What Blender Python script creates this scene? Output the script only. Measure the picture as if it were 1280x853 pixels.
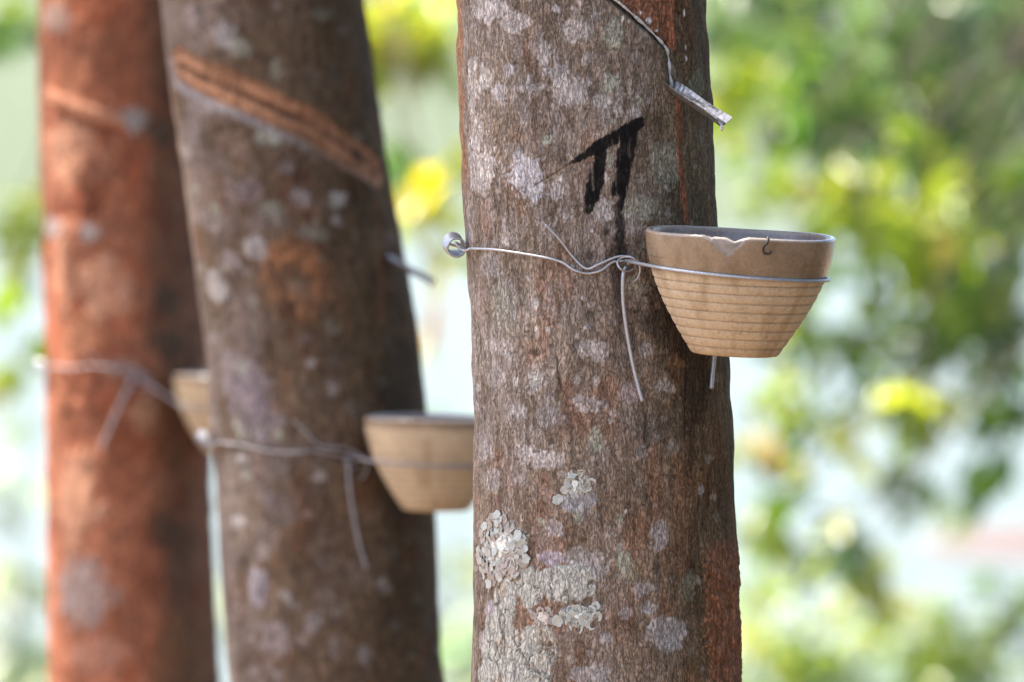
import bpy, math, random
import numpy as np
from mathutils import Vector, Matrix

random.seed(7)
RNG = np.random.default_rng(11)
scene = bpy.context.scene
for o in list(bpy.data.objects):
    bpy.data.objects.remove(o)
COL = scene.collection
rad = math.radians

# ------------------------------------------------------------------ camera
LENS, SENSOR, DIST, PITCH = 280.0, 36.0, 6.0, rad(1.5)
CAM = np.array([0.0, -DIST, 1.2 + DIST * math.tan(PITCH)])
cam = bpy.data.cameras.new('camera')
cam.lens, cam.sensor_width, cam.sensor_fit = LENS, SENSOR, 'HORIZONTAL'
cam.clip_start, cam.clip_end = 0.1, 3000
cam.dof.use_dof = True
cam.dof.focus_distance = 5.90
cam.dof.aperture_fstop = 8.7
cam_ob = bpy.data.objects.new('camera', cam)
COL.objects.link(cam_ob)
cam_ob.location = CAM
cam_ob.rotation_euler = (math.pi / 2 - PITCH, 0, 0)
scene.camera = cam_ob

# ------------------------------------------------------------------ light
SUN_AZ, SUN_EL = rad(290), rad(64)          # azimuth from +Y towards +X
w = bpy.data.worlds.new('World')
scene.world = w
w.use_nodes = True
nt = w.node_tree
sky = nt.nodes.new('ShaderNodeTexSky')
sky.sky_type = 'NISHITA'
sky.sun_disc = False
sky.sun_elevation, sky.sun_rotation = SUN_EL, SUN_AZ
sky.air_density, sky.dust_density, sky.ozone_density = 1.0, 2.2, 1.0
bg = nt.nodes['Background']
bg.inputs['Strength'].default_value = 0.12
nt.links.new(sky.outputs[0], bg.inputs[0])
sun = bpy.data.lights.new('sun', 'SUN')
sun.energy, sun.angle, sun.color = 4.5, rad(0.6), (1.0, 0.95, 0.86)
sun_ob = bpy.data.objects.new('sun', sun)
COL.objects.link(sun_ob)
sd = Vector((math.sin(SUN_AZ) * math.cos(SUN_EL), math.cos(SUN_AZ) * math.cos(SUN_EL), math.sin(SUN_EL)))
sun_ob.rotation_euler = sd.to_track_quat('Z', 'Y').to_euler()
sun_ob.location = (-6, -6, 12)
vs = scene.view_settings
vs.view_transform, vs.look, vs.exposure, vs.gamma = 'Standard', 'None', 2.1, 1.0
vs.use_curve_mapping = False

# ------------------------------------------------------------------ helpers
def P(px, py, Y):
    """point of the place at depth Y that the photograph shows at (px, py)"""
    k = SENSOR / LENS / 1280.0
    a, b = (px - 640) * k, (426.5 - py) * k
    d = np.array([a, math.cos(PITCH) + b * math.sin(PITCH), -math.sin(PITCH) + b * math.cos(PITCH)])
    return CAM + d * ((Y - CAM[1]) / d[1])

def _hash(i, j, k, seed):
    h = (i.astype(np.int64) * 374761393 + j.astype(np.int64) * 668265263 + k.astype(np.int64) * 2147483647 + seed * 974711) & 0xffffffff
    h = ((h ^ (h >> 13)) * 1274126177) & 0xffffffff
    h = ((h ^ (h >> 16)) * 2246822519) & 0xffffffff
    return ((h ^ (h >> 15)) & 0xffff) / 32767.5 - 1.0

def vn(p, seed=0):
    """value noise in [-1,1]; p is (N,3)"""
    f = np.floor(p)
    t = p - f
    t = t * t * (3 - 2 * t)
    i = f.astype(np.int64)
    r = 0
    for a in (0, 1):
        for b in (0, 1):
            for c in (0, 1):
                wgt = (t[:, 0] if a else 1 - t[:, 0]) * (t[:, 1] if b else 1 - t[:, 1]) * (t[:, 2] if c else 1 - t[:, 2])
                r = r + wgt * _hash(i[:, 0] + a, i[:, 1] + b, i[:, 2] + c, seed)
    return r

def fbm(p, seed=0, o=4, g=0.5):
    r, a, s = 0, 1.0, 0
    for k in range(o):
        r = r + a * vn(p * (2 ** k) + 17.3 * k, seed + k)
        s += a
        a *= g
    return r / s

def sstep(a, b, x):
    t = np.clip((x - a) / (b - a), 0, 1)
    return t * t * (3 - 2 * t)

def mixc(c, col, m):
    return c * (1 - m[:, None]) + np.asarray(col)[None, :] * m[:, None] if np.ndim(col) == 1 else c * (1 - m[:, None]) + col * m[:, None]

def tag(o, label=None, cat=None, group=None, kind=None):
    if label: o['label'] = label
    if cat: o['category'] = cat
    if group: o['group'] = group
    if kind: o['kind'] = kind
    return o

def empty(name, loc):
    o = bpy.data.objects.new(name, None)
    o.empty_display_size = 0.05
    COL.objects.link(o)
    o.location = loc
    return o

def mesh_obj(name, V, F, mat, parent=None, smooth=True, col=None, data=None):
    """mesh object from world-space vertices; parent's location is taken off"""
    if data is None:
        V = np.asarray(V, dtype=np.float64)
        if parent is not None:
            q = parent
            while q is not None:
                V = V - np.array(q.location)[None, :]
                q = q.parent
        me = bpy.data.meshes.new(name)
        if isinstance(F, np.ndarray):
            n, kk = F.shape
            me.vertices.add(len(V)); me.vertices.foreach_set('co', V.astype(np.float32).ravel())
            me.loops.add(n * kk); me.loops.foreach_set('vertex_index', F.astype(np.int32).ravel())
            me.polygons.add(n)
            me.polygons.foreach_set('loop_start', np.arange(0, n * kk, kk, dtype=np.int32))
            me.update(calc_edges=True)
        else:
            me.from_pydata([tuple(v) for v in V], [], F)
        if smooth:
            me.polygons.foreach_set('use_smooth', np.ones(len(me.polygons), dtype=bool))
        if col is not None:
            at = me.color_attributes.new('Col', 'FLOAT_COLOR', 'POINT')
            c4 = np.ones((len(V), 4), dtype=np.float32)
            c4[:, :3] = col
            at.data.foreach_set('color', c4.ravel())
        me.materials.append(mat)
        me.validate(); me.update()
    else:
        me = data
    o = bpy.data.objects.new(name, me)
    COL.objects.link(o)
    if parent is not None:
        o.parent = parent
    return o

def smooth_path(pts, n=8):
    pts = [np.asarray(p, float) for p in pts]
    out = []
    L = len(pts)
    for i in range(L - 1):
        p0, p1, p2, p3 = pts[max(i - 1, 0)], pts[i], pts[i + 1], pts[min(i + 2, L - 1)]
        for k in range(n):
            t = k / n
            out.append(0.5 * ((2 * p1) + (-p0 + p2) * t + (2 * p0 - 5 * p1 + 4 * p2 - p3) * t * t + (-p0 + 3 * p1 - 3 * p2 + p3) * t ** 3))
    out.append(pts[-1])
    return np.array(out)

def tube(path, r, seg=8, flat=1.0):
    """tube round a polyline, r scalar or per point -> V, F (capped)"""
    path = np.asarray(path, float)
    n = len(path)
    r = np.broadcast_to(np.asarray(r, float), (n,))
    T = np.gradient(path, axis=0)
    T /= np.linalg.norm(T, axis=1)[:, None] + 1e-12
    a = np.array([0, 0, 1.0]) if abs(T[0][2]) < 0.9 else np.array([1.0, 0, 0])
    N = np.cross(T[0], a); N /= np.linalg.norm(N)
    V = []
    for i in range(n):
        N = N - T[i] * np.dot(N, T[i]); N /= np.linalg.norm(N) + 1e-12
        B = np.cross(T[i], N)
        for k in range(seg):
            an = 2 * math.pi * k / seg
            V.append(path[i] + r[i] * (math.cos(an) * N + flat * math.sin(an) * B))
    F = []
    for i in range(n - 1):
        for k in range(seg):
            k2 = (k + 1) % seg
            F.append((i * seg + k, i * seg + k2, (i + 1) * seg + k2, (i + 1) * seg + k))
    F.append(tuple(range(seg - 1, -1, -1)))
    F.append(tuple((n - 1) * seg + k for k in range(seg)))
    return np.array(V), F

# ------------------------------------------------------------------ materials
def new_mat(name):
    m = bpy.data.materials.new(name)
    m.use_nodes = True
    return m, m.node_tree, m.node_tree.nodes['Principled BSDF']

def mat_bark(name, fine=900.0, bump=0.35, stripe=310.0, contrast=0.38):
    """bark: painted colour, wrinkled by fine upright furrows"""
    m, t, b = new_mat(name)
    at = t.nodes.new('ShaderNodeAttribute'); at.attribute_name = 'Col'
    tc = t.nodes.new('ShaderNodeTexCoord')
    def noise(scale, zs, detail, dist=0.0):
        mp = t.nodes.new('ShaderNodeMapping'); mp.inputs['Scale'].default_value = (1, 1, zs)
        t.links.new(tc.outputs['Object'], mp.inputs[0])
        nz = t.nodes.new('ShaderNodeTexNoise'); nz.inputs['Scale'].default_value = scale
        nz.inputs['Detail'].default_value = detail; nz.inputs['Distortion'].default_value = dist
        t.links.new(mp.outputs[0], nz.inputs['Vector'])
        return nz.outputs['Fac']
    def remap(x, a, b_, c, d):
        mr = t.nodes.new('ShaderNodeMapRange')
        for k, v in zip(('From Min', 'From Max', 'To Min', 'To Max'), (a, b_, c, d)): mr.inputs[k].default_value = v
        t.links.new(x, mr.inputs['Value']); return mr.outputs[0]
    def math_(op, x, y):
        n = t.nodes.new('ShaderNodeMath'); n.operation = op
        for i, v in enumerate((x, y)):
            if isinstance(v, (int, float)): n.inputs[i].default_value = v
            else: t.links.new(v, n.inputs[i])
        return n.outputs[0]
    grain = noise(fine, 0.6, 4)
    st = noise(stripe, 0.38, 2.5, 0.6)
    fold = math_('ABSOLUTE', math_('SUBTRACT', st, 0.5), 0)          # creased furrows
    fold = remap(fold, 0.0, 0.11, 0.0, 1.0)
    st_c = remap(fold, 0, 1, 1 - contrast, 1.18)
    g_c = remap(grain, 0.3, 0.7, 0.58, 1.42)
    f = math_('MULTIPLY', st_c, g_c)
    mx = t.nodes.new('ShaderNodeMix'); mx.data_type = 'RGBA'; mx.blend_type = 'MULTIPLY'
    mx.inputs['Factor'].default_value = 1.0
    t.links.new(at.outputs['Color'], mx.inputs['A']); t.links.new(f, mx.inputs['B'])
    t.links.new(mx.outputs['Result'], b.inputs['Base Color'])
    h = math_('ADD', math_('MULTIPLY', fold, 0.8), math_('MULTIPLY', grain, 0.5))
    bp = t.nodes.new('ShaderNodeBump'); bp.inputs['Strength'].default_value = bump
    bp.inputs['Distance'].default_value = 0.0012
    t.links.new(h, bp.inputs['Height']); t.links.new(bp.outputs[0], b.inputs['Normal'])
    b.inputs['Roughness'].default_value = 0.9
    b.inputs['Specular IOR Level'].default_value = 0.2
    return m

def mat_plain(name, col, rough=0.6, metal=0.0, nscale=200.0, amp=0.25, bump=0.0, spec=0.5, bdist=0.001, coat=0.0):
    m, t, b = new_mat(name)
    tc = t.nodes.new('ShaderNodeTexCoord')
    nz = t.nodes.new('ShaderNodeTexNoise'); nz.inputs['Scale'].default_value = nscale
    nz.inputs['Detail'].default_value = 4
    t.links.new(tc.outputs['Object'], nz.inputs['Vector'])
    mr = t.nodes.new('ShaderNodeMapRange')
    mr.inputs['From Min'].default_value, mr.inputs['From Max'].default_value = 0.25, 0.75
    mr.inputs['To Min'].default_value, mr.inputs['To Max'].default_value = 1 - amp, 1 + amp
    t.links.new(nz.outputs['Fac'], mr.inputs['Value'])
    mx = t.nodes.new('ShaderNodeMix'); mx.data_type = 'RGBA'; mx.blend_type = 'MULTIPLY'
    mx.inputs['Factor'].default_value = 1.0
    mx.inputs['A'].default_value = (*col, 1)
    t.links.new(mr.outputs[0], mx.inputs['B'])
    t.links.new(mx.outputs['Result'], b.inputs['Base Color'])
    b.inputs['Roughness'].default_value = rough
    b.inputs['Metallic'].default_value = metal
    b.inputs['Specular IOR Level'].default_value = spec
    b.inputs['Coat Weight'].default_value = coat
    if bump:
        bp = t.nodes.new('ShaderNodeBump'); bp.inputs['Strength'].default_value = bump
        bp.inputs['Distance'].default_value = bdist
        t.links.new(nz.outputs['Fac'], bp.inputs['Height'])
        t.links.new(bp.outputs[0], b.inputs['Normal'])
    return m

def mat_cup(name):
    m, t, b = new_mat(name)
    at = t.nodes.new('ShaderNodeAttribute'); at.attribute_name = 'Col'
    gl = t.nodes.new('ShaderNodeAttribute'); gl.attribute_name = 'Gloss'
    tc = t.nodes.new('ShaderNodeTexCoord')
    nz = t.nodes.new('ShaderNodeTexNoise'); nz.inputs['Scale'].default_value = 420; nz.inputs['Detail'].default_value = 5
    t.links.new(tc.outputs['Object'], nz.inputs['Vector'])
    mr = t.nodes.new('ShaderNodeMapRange')
    mr.inputs['From Min'].default_value, mr.inputs['From Max'].default_value = 0.3, 0.7
    mr.inputs['To Min'].default_value, mr.inputs['To Max'].default_value = 0.86, 1.14
    t.links.new(nz.outputs['Fac'], mr.inputs['Value'])
    mx = t.nodes.new('ShaderNodeMix'); mx.data_type = 'RGBA'; mx.blend_type = 'MULTIPLY'
    mx.inputs['Factor'].default_value = 1.0
    t.links.new(at.outputs['Color'], mx.inputs['A'])
    t.links.new(mr.outputs[0], mx.inputs['B'])
    t.links.new(mx.outputs['Result'], b.inputs['Base Color'])
    r = t.nodes.new('ShaderNodeMapRange')
    r.inputs['To Min'].default_value, r.inputs['To Max'].default_value = 0.75, 0.13
    t.links.new(gl.outputs['Fac'], r.inputs['Value'])
    t.links.new(r.outputs[0], b.inputs['Roughness'])
    bp = t.nodes.new('ShaderNodeBump'); bp.inputs['Strength'].default_value = 0.25; bp.inputs['Distance'].default_value = 0.0006
    t.links.new(nz.outputs['Fac'], bp.inputs['Height'])
    t.links.new(bp.outputs[0], b.inputs['Normal'])
    return m

def mat_leaf(name, trans=0.45, rough=0.34):
    m, t, b = new_mat(name)
    at = t.nodes.new('ShaderNodeAttribute'); at.attribute_name = 'Col'
    t.links.new(at.outputs['Color'], b.inputs['Base Color'])
    b.inputs['Roughness'].default_value = rough
    tr = t.nodes.new('ShaderNodeBsdfTranslucent')
    hs = t.nodes.new('ShaderNodeHueSaturation'); hs.inputs['Hue'].default_value = 0.495
    hs.inputs['Saturation'].default_value = 1.15; hs.inputs['Value'].default_value = 2.0
    t.links.new(at.outputs['Color'], hs.inputs['Color'])
    t.links.new(hs.outputs[0], tr.inputs['Color'])
    mx = t.nodes.new('ShaderNodeMixShader'); mx.inputs[0].default_value = trans
    t.links.new(b.outputs[0], mx.inputs[1]); t.links.new(tr.outputs[0], mx.inputs[2])
    t.links.new(mx.outputs[0], t.nodes['Material Output'].inputs['Surface'])
    return m

M_BARK = mat_bark('bark', 620, 0.8)
M_BARK_SOFT = mat_bark('bark_plain', 400, 0.5, 200.0, 0.4)
M_WIRE = mat_plain('galvanised_wire', (0.40, 0.40, 0.42), 0.45, 0.7, 900, 0.3, 0.2)
M_WIRE_OLD = mat_plain('weathered_wire', (0.33, 0.31, 0.32), 0.6, 0.4, 300, 0.35, 0.2)
M_TIN = mat_plain('tin_sheet', (0.37, 0.36, 0.36), 0.36, 0.85, 330, 0.55, 0.5)
M_LATEX = mat_plain('dried_latex', (0.50, 0.47, 0.43), 0.5, 0, 420, 0.6, 0.5)
M_DARKLATEX = mat_plain('blackened_latex', (0.015, 0.012, 0.010), 0.5, 0, 500, 0.3)
M_LICHEN = mat_plain('pale_lichen', (0.74, 0.72, 0.64), 0.95, 0, 700, 0.30, 0.9, 0.1)
M_LICHEN_PINK = mat_plain('pinkish_lichen', (0.64, 0.54, 0.46), 0.95, 0, 700, 0.4, 0.9, 0.1)
M_CUP = mat_cup('stoneware')
M_LEAF = mat_leaf('leaf')
M_TWIG = mat_plain('twig_bark', (0.13, 0.10, 0.07), 0.85, 0, 60, 0.3)

# ------------------------------------------------------------------ ground, lake, far shore
def terrain():
    ys = np.concatenate([np.arange(-60, 12, 3.0), np.arange(12, 60, 2.0), np.arange(60, 240, 12.0), np.geomspace(240, 2200, 34)])
    xs = np.concatenate([-np.geomspace(40, 1600, 16)[::-1], np.arange(-38, 39, 2.0), np.geomspace(40, 1600, 16)])
    X, Y = np.meshgrid(xs, ys)
    p = np.stack([X.ravel(), Y.ravel(), 0 * X.ravel()], 1)
    near = 0.06 * fbm(p / 2.5, 3, 3)
    drop = -4.2 * sstep(9, 46, p[:, 1])
    ridge = fbm(np.stack([p[:, 0] / 170, p[:, 1] / 260, 0 * p[:, 0]], 1), 5, 4)
    hill = sstep(255, 420, p[:, 1]) * (11 + 7 * ridge) + sstep(500, 1500, p[:, 1]) * (30 + 22 * ridge)
    side = sstep(60, 300, np.abs(p[:, 0])) * sstep(20, 120, p[:, 1]) * 6
    p[:, 2] = near + drop + hill + side
    n, mcol = len(ys), len(xs)
    i = np.arange((n - 1) * (mcol - 1))
    a = (i // (mcol - 1)) * mcol + i % (mcol - 1)
    F = np.stack([a, a + 1, a + mcol + 1, a + mcol], 1)
    m, t, b = new_mat('ground')
    tc = t.nodes.new('ShaderNodeTexCoord')
    n1 = t.nodes.new('ShaderNodeTexNoise'); n1.inputs['Scale'].default_value = 0.35; n1.inputs['Detail'].default_value = 6
    n2 = t.nodes.new('ShaderNodeTexNoise'); n2.inputs['Scale'].default_value = 9.0; n2.inputs['Detail'].default_value = 6
    t.links.new(tc.outputs['Object'], n1.inputs['Vector']); t.links.new(tc.outputs['Object'], n2.inputs['Vector'])
    r1 = t.nodes.new('ShaderNodeValToRGB'); r2 = t.nodes.new('ShaderNodeValToRGB')
    r1.color_ramp.elements[0].color = (0.045, 0.065, 0.03, 1); r1.color_ramp.elements[1].color = (0.08, 0.095, 0.05, 1)
    r2.color_ramp.elements[0].color = (0.11, 0.067, 0.04, 1); r2.color_ramp.elements[1].color = (0.22, 0.148, 0.09, 1)
    t.links.new(n1.outputs['Fac'], r1.inputs[0]); t.links.new(n2.outputs['Fac'], r2.inputs[0])
    sp = t.nodes.new('ShaderNodeSeparateXYZ'); t.links.new(tc.outputs['Object'], sp.inputs[0])
    mr = t.nodes.new('ShaderNodeMapRange'); mr.inputs['From Min'].default_value = 6; mr.inputs['From Max'].default_value = 16
    t.links.new(sp.outputs['Y'], mr.inputs['Value'])
    mx = t.nodes.new('ShaderNodeMix'); mx.data_type = 'RGBA'
    t.links.new(mr.outputs[0], mx.inputs['Factor']); t.links.new(r2.outputs[0], mx.inputs['A']); t.links.new(r1.outputs[0], mx.inputs['B'])
    t.links.new(mx.outputs['Result'], b.inputs['Base Color'])
    b.inputs['Roughness'].default_value = 0.95
    bp = t.nodes.new('ShaderNodeBump'); bp.inputs['Strength'].default_value = 0.6; bp.inputs['Distance'].default_value = 0.05
    t.links.new(n2.outputs['Fac'], bp.inputs['Height']); t.links.new(bp.outputs[0], b.inputs['Normal'])
    o = mesh_obj('ground', p, F, m)
    tag(o, kind='structure')

LAKE_Z = -2.5
def lake():
    m, t, b = new_mat('water')
    b.inputs['Base Color'].default_value = (0.10, 0.112, 0.09, 1); b.inputs['Specular IOR Level'].default_value = 0.22
    b.inputs['Roughness'].default_value = 0.32
    tc = t.nodes.new('ShaderNodeTexCoord')
    mp = t.nodes.new('ShaderNodeMapping'); mp.inputs['Scale'].default_value = (1, 1.6, 1)
    nz = t.nodes.new('ShaderNodeTexNoise'); nz.inputs['Scale'].default_value = 1.6; nz.inputs['Detail'].default_value = 3
    t.links.new(tc.outputs['Object'], mp.inputs[0]); t.links.new(mp.outputs[0], nz.inputs['Vector'])
    bp = t.nodes.new('ShaderNodeBump'); bp.inputs['Strength'].default_value = 0.9; bp.inputs['Distance'].default_value = 0.12
    t.links.new(nz.outputs['Fac'], bp.inputs['Height']); t.links.new(bp.outputs[0], b.inputs['Normal'])
    V = [(-400, 20, LAKE_Z), (400, 20, LAKE_Z), (400, 420, LAKE_Z), (-400, 420, LAKE_Z)]
    tag(mesh_obj('lake', V, [(0, 1, 2, 3)], m), kind='structure')

def mud_bank():
    # low bank of pale earth lying in the lake
    c = P(1330, 693, 66.0)
    xs, ys = np.linspace(-1, 1, 61), np.linspace(-1, 1, 25)
    X, Y = np.meshgrid(xs, ys)
    p = np.stack([X.ravel(), Y.ravel(), 0 * X.ravel()], 1)
    rr = np.sqrt(p[:, 0] ** 2 + p[:, 1] ** 2) + 0.18 * fbm(p * 3, 9, 3)
    V = np.stack([c[0] + 0.6 + p[:, 0] * 2.2, c[1] + 2 + p[:, 1] * 3.2, LAKE_Z - 0.08 + 0.30 * sstep(1.0, 0.35, rr)], 1)
    n, mc = len(ys), len(xs)
    i = np.arange((n - 1) * (mc - 1)); a = (i // (mc - 1)) * mc + i % (mc - 1)
    F = np.stack([a, a + 1, a + mc + 1, a + mc], 1)
    tag(mesh_obj('mud_bank', V, F, mat_plain('pale_earth', (0.115, 0.085, 0.078), 0.9, 0, 3, 0.3, 0.4, 0.3, 0.05)), kind='structure')

terrain(); lake(); mud_bank()

# ------------------------------------------------------------------ leaves
LT = np.array([(0, 0, 0), (-.40, .32, .05), (.40, .32, .05), (0, .34, -.03), (-.36, .68, .03), (.36, .68, .03), (0, .70, -.05), (0, 1, -.14)], float)
LF = [(0, 3, 1), (0, 2, 3), (3, 6, 4), (3, 4, 1), (3, 2, 5), (3, 5, 6), (6, 7, 4), (6, 5, 7)]
LF = np.array(LF)

class Leaves:
    def __init__(s): s.V, s.C = [], []
    def add(s, base, d, roll, L, W, col):
        d = np.asarray(d, float); d /= np.linalg.norm(d)
        a = np.array([0, 0, 1.0]) if abs(d[2]) < 0.95 else np.array([1.0, 0, 0])
        x = np.cross(d, a); x /= np.linalg.norm(x); z = np.cross(x, d)
        c, q = math.cos(roll), math.sin(roll)
        x, z = c * x + q * z, -q * x + c * z
        s.V.append(np.asarray(base) + LT[:, :1] * W * x + LT[:, 1:2] * L * d + LT[:, 2:] * L * z)
        s.C.append(np.broadcast_to(np.asarray(col), (8, 3)))
    def cluster(s, pos, outward, L, pal, n=3, jit=0.18):
        """a trifoliate spray at pos"""
        outward = np.asarray(outward, float)
        c = np.array(pal[RNG.integers(len(pal))]) * (1 + 0.06 * RNG.normal(size=3)) * np.clip(1 + jit * RNG.normal(), 0.5, 1.5)
        for k in range(n):
            d = outward + RNG.normal(size=3) * 0.55 + np.array([0, 0, -0.75])
            l = L * RNG.uniform(0.7, 1.2)
            s.add(pos + RNG.normal(size=3) * 0.012, d, RNG.uniform(-1.2, 1.2), l, l * RNG.uniform(0.42, 0.58), c * RNG.uniform(0.85, 1.15))
    def build(s, name, parent):
        V = np.concatenate(s.V); n = len(s.V)
        F = (np.arange(n)[:, None, None] * 8 + LF[None]).reshape(-1, 3)
        o = mesh_obj(name, V, F, M_LEAF, parent, True, np.concatenate(s.C))
        return o

GREEN = [(0.085, 0.135, 0.03), (0.10, 0.155, 0.035), (0.06, 0.10, 0.025), (0.11, 0.155, 0.035)]
DARK = [(0.045, 0.075, 0.028), (0.055, 0.09, 0.03), (0.06, 0.085, 0.04)]
LIME = [(0.21, 0.25, 0.035), (0.24, 0.26, 0.045), (0.17, 0.23, 0.035), (0.27, 0.27, 0.07)]
YLIME = [(0.32, 0.33, 0.04), (0.36, 0.34, 0.05), (0.28, 0.31, 0.05)]
YELLOW = [(0.38, 0.34, 0.03), (0.34, 0.33, 0.03)]

# ------------------------------------------------------------------ rubber trees
class Trunk:
    """leaning trunk read from its two edges in the photograph"""
    def __init__(s, Y, rows, top=4.6):
        s.Y = Y
        zs, xs, rs = [], [], []
        for (py, xl, xr) in rows:
            a, b = P(xl, py, Y), P(xr, py, Y)
            zs.append(a[2]); xs.append((a[0] + b[0]) / 2); rs.append((b[0] - a[0]) / 2)
        zs, xs, rs = np.array(zs)[::-1], np.array(xs)[::-1], np.array(rs)[::-1]
        s.zlo, s.zhi = zs[0], zs[-1]
        k0 = (xs[1] - xs[0]) / (zs[1] - zs[0]); k1 = (xs[-1] - xs[0]) / (zs[-1] - zs[0])
        g = max((rs[0] - rs[-1]) / (zs[-1] - zs[0]), 0.005)
        lo = [-0.12, 0.0, 0.12, 0.35, 0.6]
        lx = [xs[0] + k0 * 0.8 * (z - zs[0]) for z in lo]
        lr = [rs[0] + 0.012 * (zs[0] - z) + 0.055 * math.exp(-max(z, 0) / 0.16) for z in lo]
        hi = [zs[-1] + 0.5, zs[-1] + 1.2, zs[-1] + 2.2, top]
        hx = [xs[-1] + k1 * (z - zs[-1]) * 0.85 for z in hi]
        hr = [max(rs[-1] - 0.012 * (z - zs[-1]), 0.05) for z in hi]
        s.z = np.concatenate([lo, zs, hi]); s.x = np.concatenate([lx, xs, hx]); s.r = np.concatenate([lr, rs, hr])
        s.R0 = rs.mean()
    def cx(s, z): return np.interp(z, s.z, s.x)
    def R(s, z): return np.interp(z, s.z, s.r)
    def hit(s, px, py, off=0.0):
        """point on the bark (plus off) behind pixel px,py -> point, theta, normal"""
        Y = s.Y - s.R0
        for _ in range(8):
            p = P(px, py, Y)
            R = s.R(p[2]) + off
            q = float(np.clip((p[0] - s.cx(p[2])) / R, -0.999, 0.999))
            th = math.asin(q)
            Y = s.Y - R * math.cos(th)
        return p, th, np.array([math.sin(th), -math.cos(th), 0.0])
    def uv(s, px, py):
        p, th, n = s.hit(px, py)
        return th * s.R0, p[2]
    def at(s, th, z, off=0.0):
        R = s.R(z) + off
        return np.array([s.cx(z) + R * math.sin(th), s.Y - R * math.cos(th), z])
    def build(s, parent, paint, du, dz, mat):
        zf = np.arange(s.zlo - 0.08, s.zhi + 0.08, dz)
        z = np.concatenate([np.linspace(-0.12, zf[0] - dz * 3, 40), zf, np.linspace(zf[-1] + dz * 3, s.z[-1], 90)])
        dth = du / s.R0
        tf = np.arange(-1.9, 1.9, dth)
        tb = np.linspace(1.9 + dth, 2 * math.pi - 1.9 - dth, 60)
        th = np.concatenate([tf, tb])
        TH, Z = np.meshgrid(th, z)
        TH, Z = TH.ravel(), Z.ravel()
        R = s.R(Z)
        thw = np.where(TH > math.pi, TH - 2 * math.pi, TH)
        q = np.stack([s.R0 * np.sin(TH), -s.R0 * np.cos(TH), Z], 1)
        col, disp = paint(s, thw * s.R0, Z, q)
        # slow unevenness of the whole trunk
        disp = disp + 0.0035 * fbm(q / np.array([0.09, 0.09, 0.22]), 21, 2)
        RR = R + disp
        V = np.stack([s.cx(Z) + RR * np.sin(TH), s.Y - RR * np.cos(TH), Z], 1)
        n, mc = len(z), len(th)
        i = np.arange((n - 1) * mc)
        a = (i // mc) * mc; k = i % mc; k2 = (k + 1) % mc
        F = np.stack([a + k, a + k2, a + mc + k2, a + mc + k], 1)
        return mesh_obj('trunk', V, F, mat, parent, True, col)

def seg_dist(u, v, a, b):
    """distance to segment a-b and the parameter along it"""
    ax, ay = a; bx, by = b
    dx, dy = bx - ax, by - ay
    t = np.clip(((u - ax) * dx + (v - ay) * dy) / (dx * dx + dy * dy), 0, 1)
    return np.hypot(u - ax - t * dx, v - ay - t * dy), t

MM = 0.001
def bark_base(q, s, seed=0, lo=(0.108, 0.074, 0.050), hi=(0.355, 0.268, 0.205)):
    """striped bark: colour and relief"""
    A = np.array
    ridge = vn(q / A([2.3 * MM, 2.3 * MM, 11 * MM]), 31 + seed) * 0.6 + vn(q / A([1.4 * MM, 1.4 * MM, 5 * MM]), 32 + seed) * 0.4
    wav = q + 0.002 * np.stack([vn(q / (9 * MM), 71), vn(q / (9 * MM), 72), 0 * q[:, 0]], 1)
    ridge2 = vn(wav / A([3.6 * MM, 3.6 * MM, 22 * MM]), 35 + seed)
    r = 0.6 * ridge + 0.5 * ridge2
    tone = fbm(q / A([0.035, 0.035, 0.05]), 41 + seed, 4)
    f = np.clip(0.45 + 0.42 * r + 0.42 * tone, 0, 1)
    c = A(lo)[None] * (1 - f[:, None]) + A(hi)[None] * f[:, None]
    red = sstep(0.05, 0.5, fbm(q / A([0.02, 0.02, 0.05]), 51 + seed, 3))
    c = mixc(c, c * A([1.10, 0.90, 0.82])[None], red)
    d = 0.00055 * r + 0.0006 * vn(q / A([6 * MM, 6 * MM, 26 * MM]), 61 + seed) + 0.0012 * vn(q / A([14 * MM, 14 * MM, 20 * MM]), 63 + seed)
    # short horizontal cracks / lenticels
    hc = vn(q / A([9 * MM, 9 * MM, 1.6 * MM]), 66 + seed)
    cm = sstep(0.72, 0.9, hc)
    c = c * (1 - 0.45 * cm[:, None]); d = d - 0.0005 * cm
    return c, d, r

def patches(c, d, q, u, v, T, spots, seed, relief=0.0004, default=(0.50, 0.45, 0.44)):
    n1 = fbm(q / 0.011, 81 + seed, 4); n2 = vn(q / 0.0022, 85 + seed); n3 = vn(q / np.array([0.0024, 0.0024, 0.010]), 87 + seed)
    for sp in spots:
        px, py, rx, ry = sp[:4]
        col = sp[4] if len(sp) > 4 else default
        amt = sp[5] if len(sp) > 5 else 0.8
        u0, v0 = T.uv(px, py)
        k = 0.6 * MM * (T.Y + DIST) / DIST
        stretch = 1.0 / max(math.cos(np.clip(u0 / T.R0, -1.2, 1.2)), 0.4)
        dd = np.hypot((u - u0) / (rx * k * stretch * 0.93), (v - v0) / (ry * k * 0.93))
        near = dd < 2.2
        if not near.any(): continue
        m = sstep(1.02, 0.76, dd + 0.75 * n1 + 0.34 * n2 - 0.06) * amt * (0.76 + 0.26 * n3)
        m[~near] = 0
        tone = np.asarray(col)[None] * (1 + 0.18 * n1 + 0.10 * n2)[:, None]
        c = mixc(c, tone, m); d = d + relief * m
    return c, d

LIL = (0.57, 0.50, 0.46); WHT = (0.64, 0.59, 0.54); GRN = (0.37, 0.375, 0.29); GRY = (0.42, 0.38, 0.36); CRU = (0.43, 0.40, 0.34)

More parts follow.
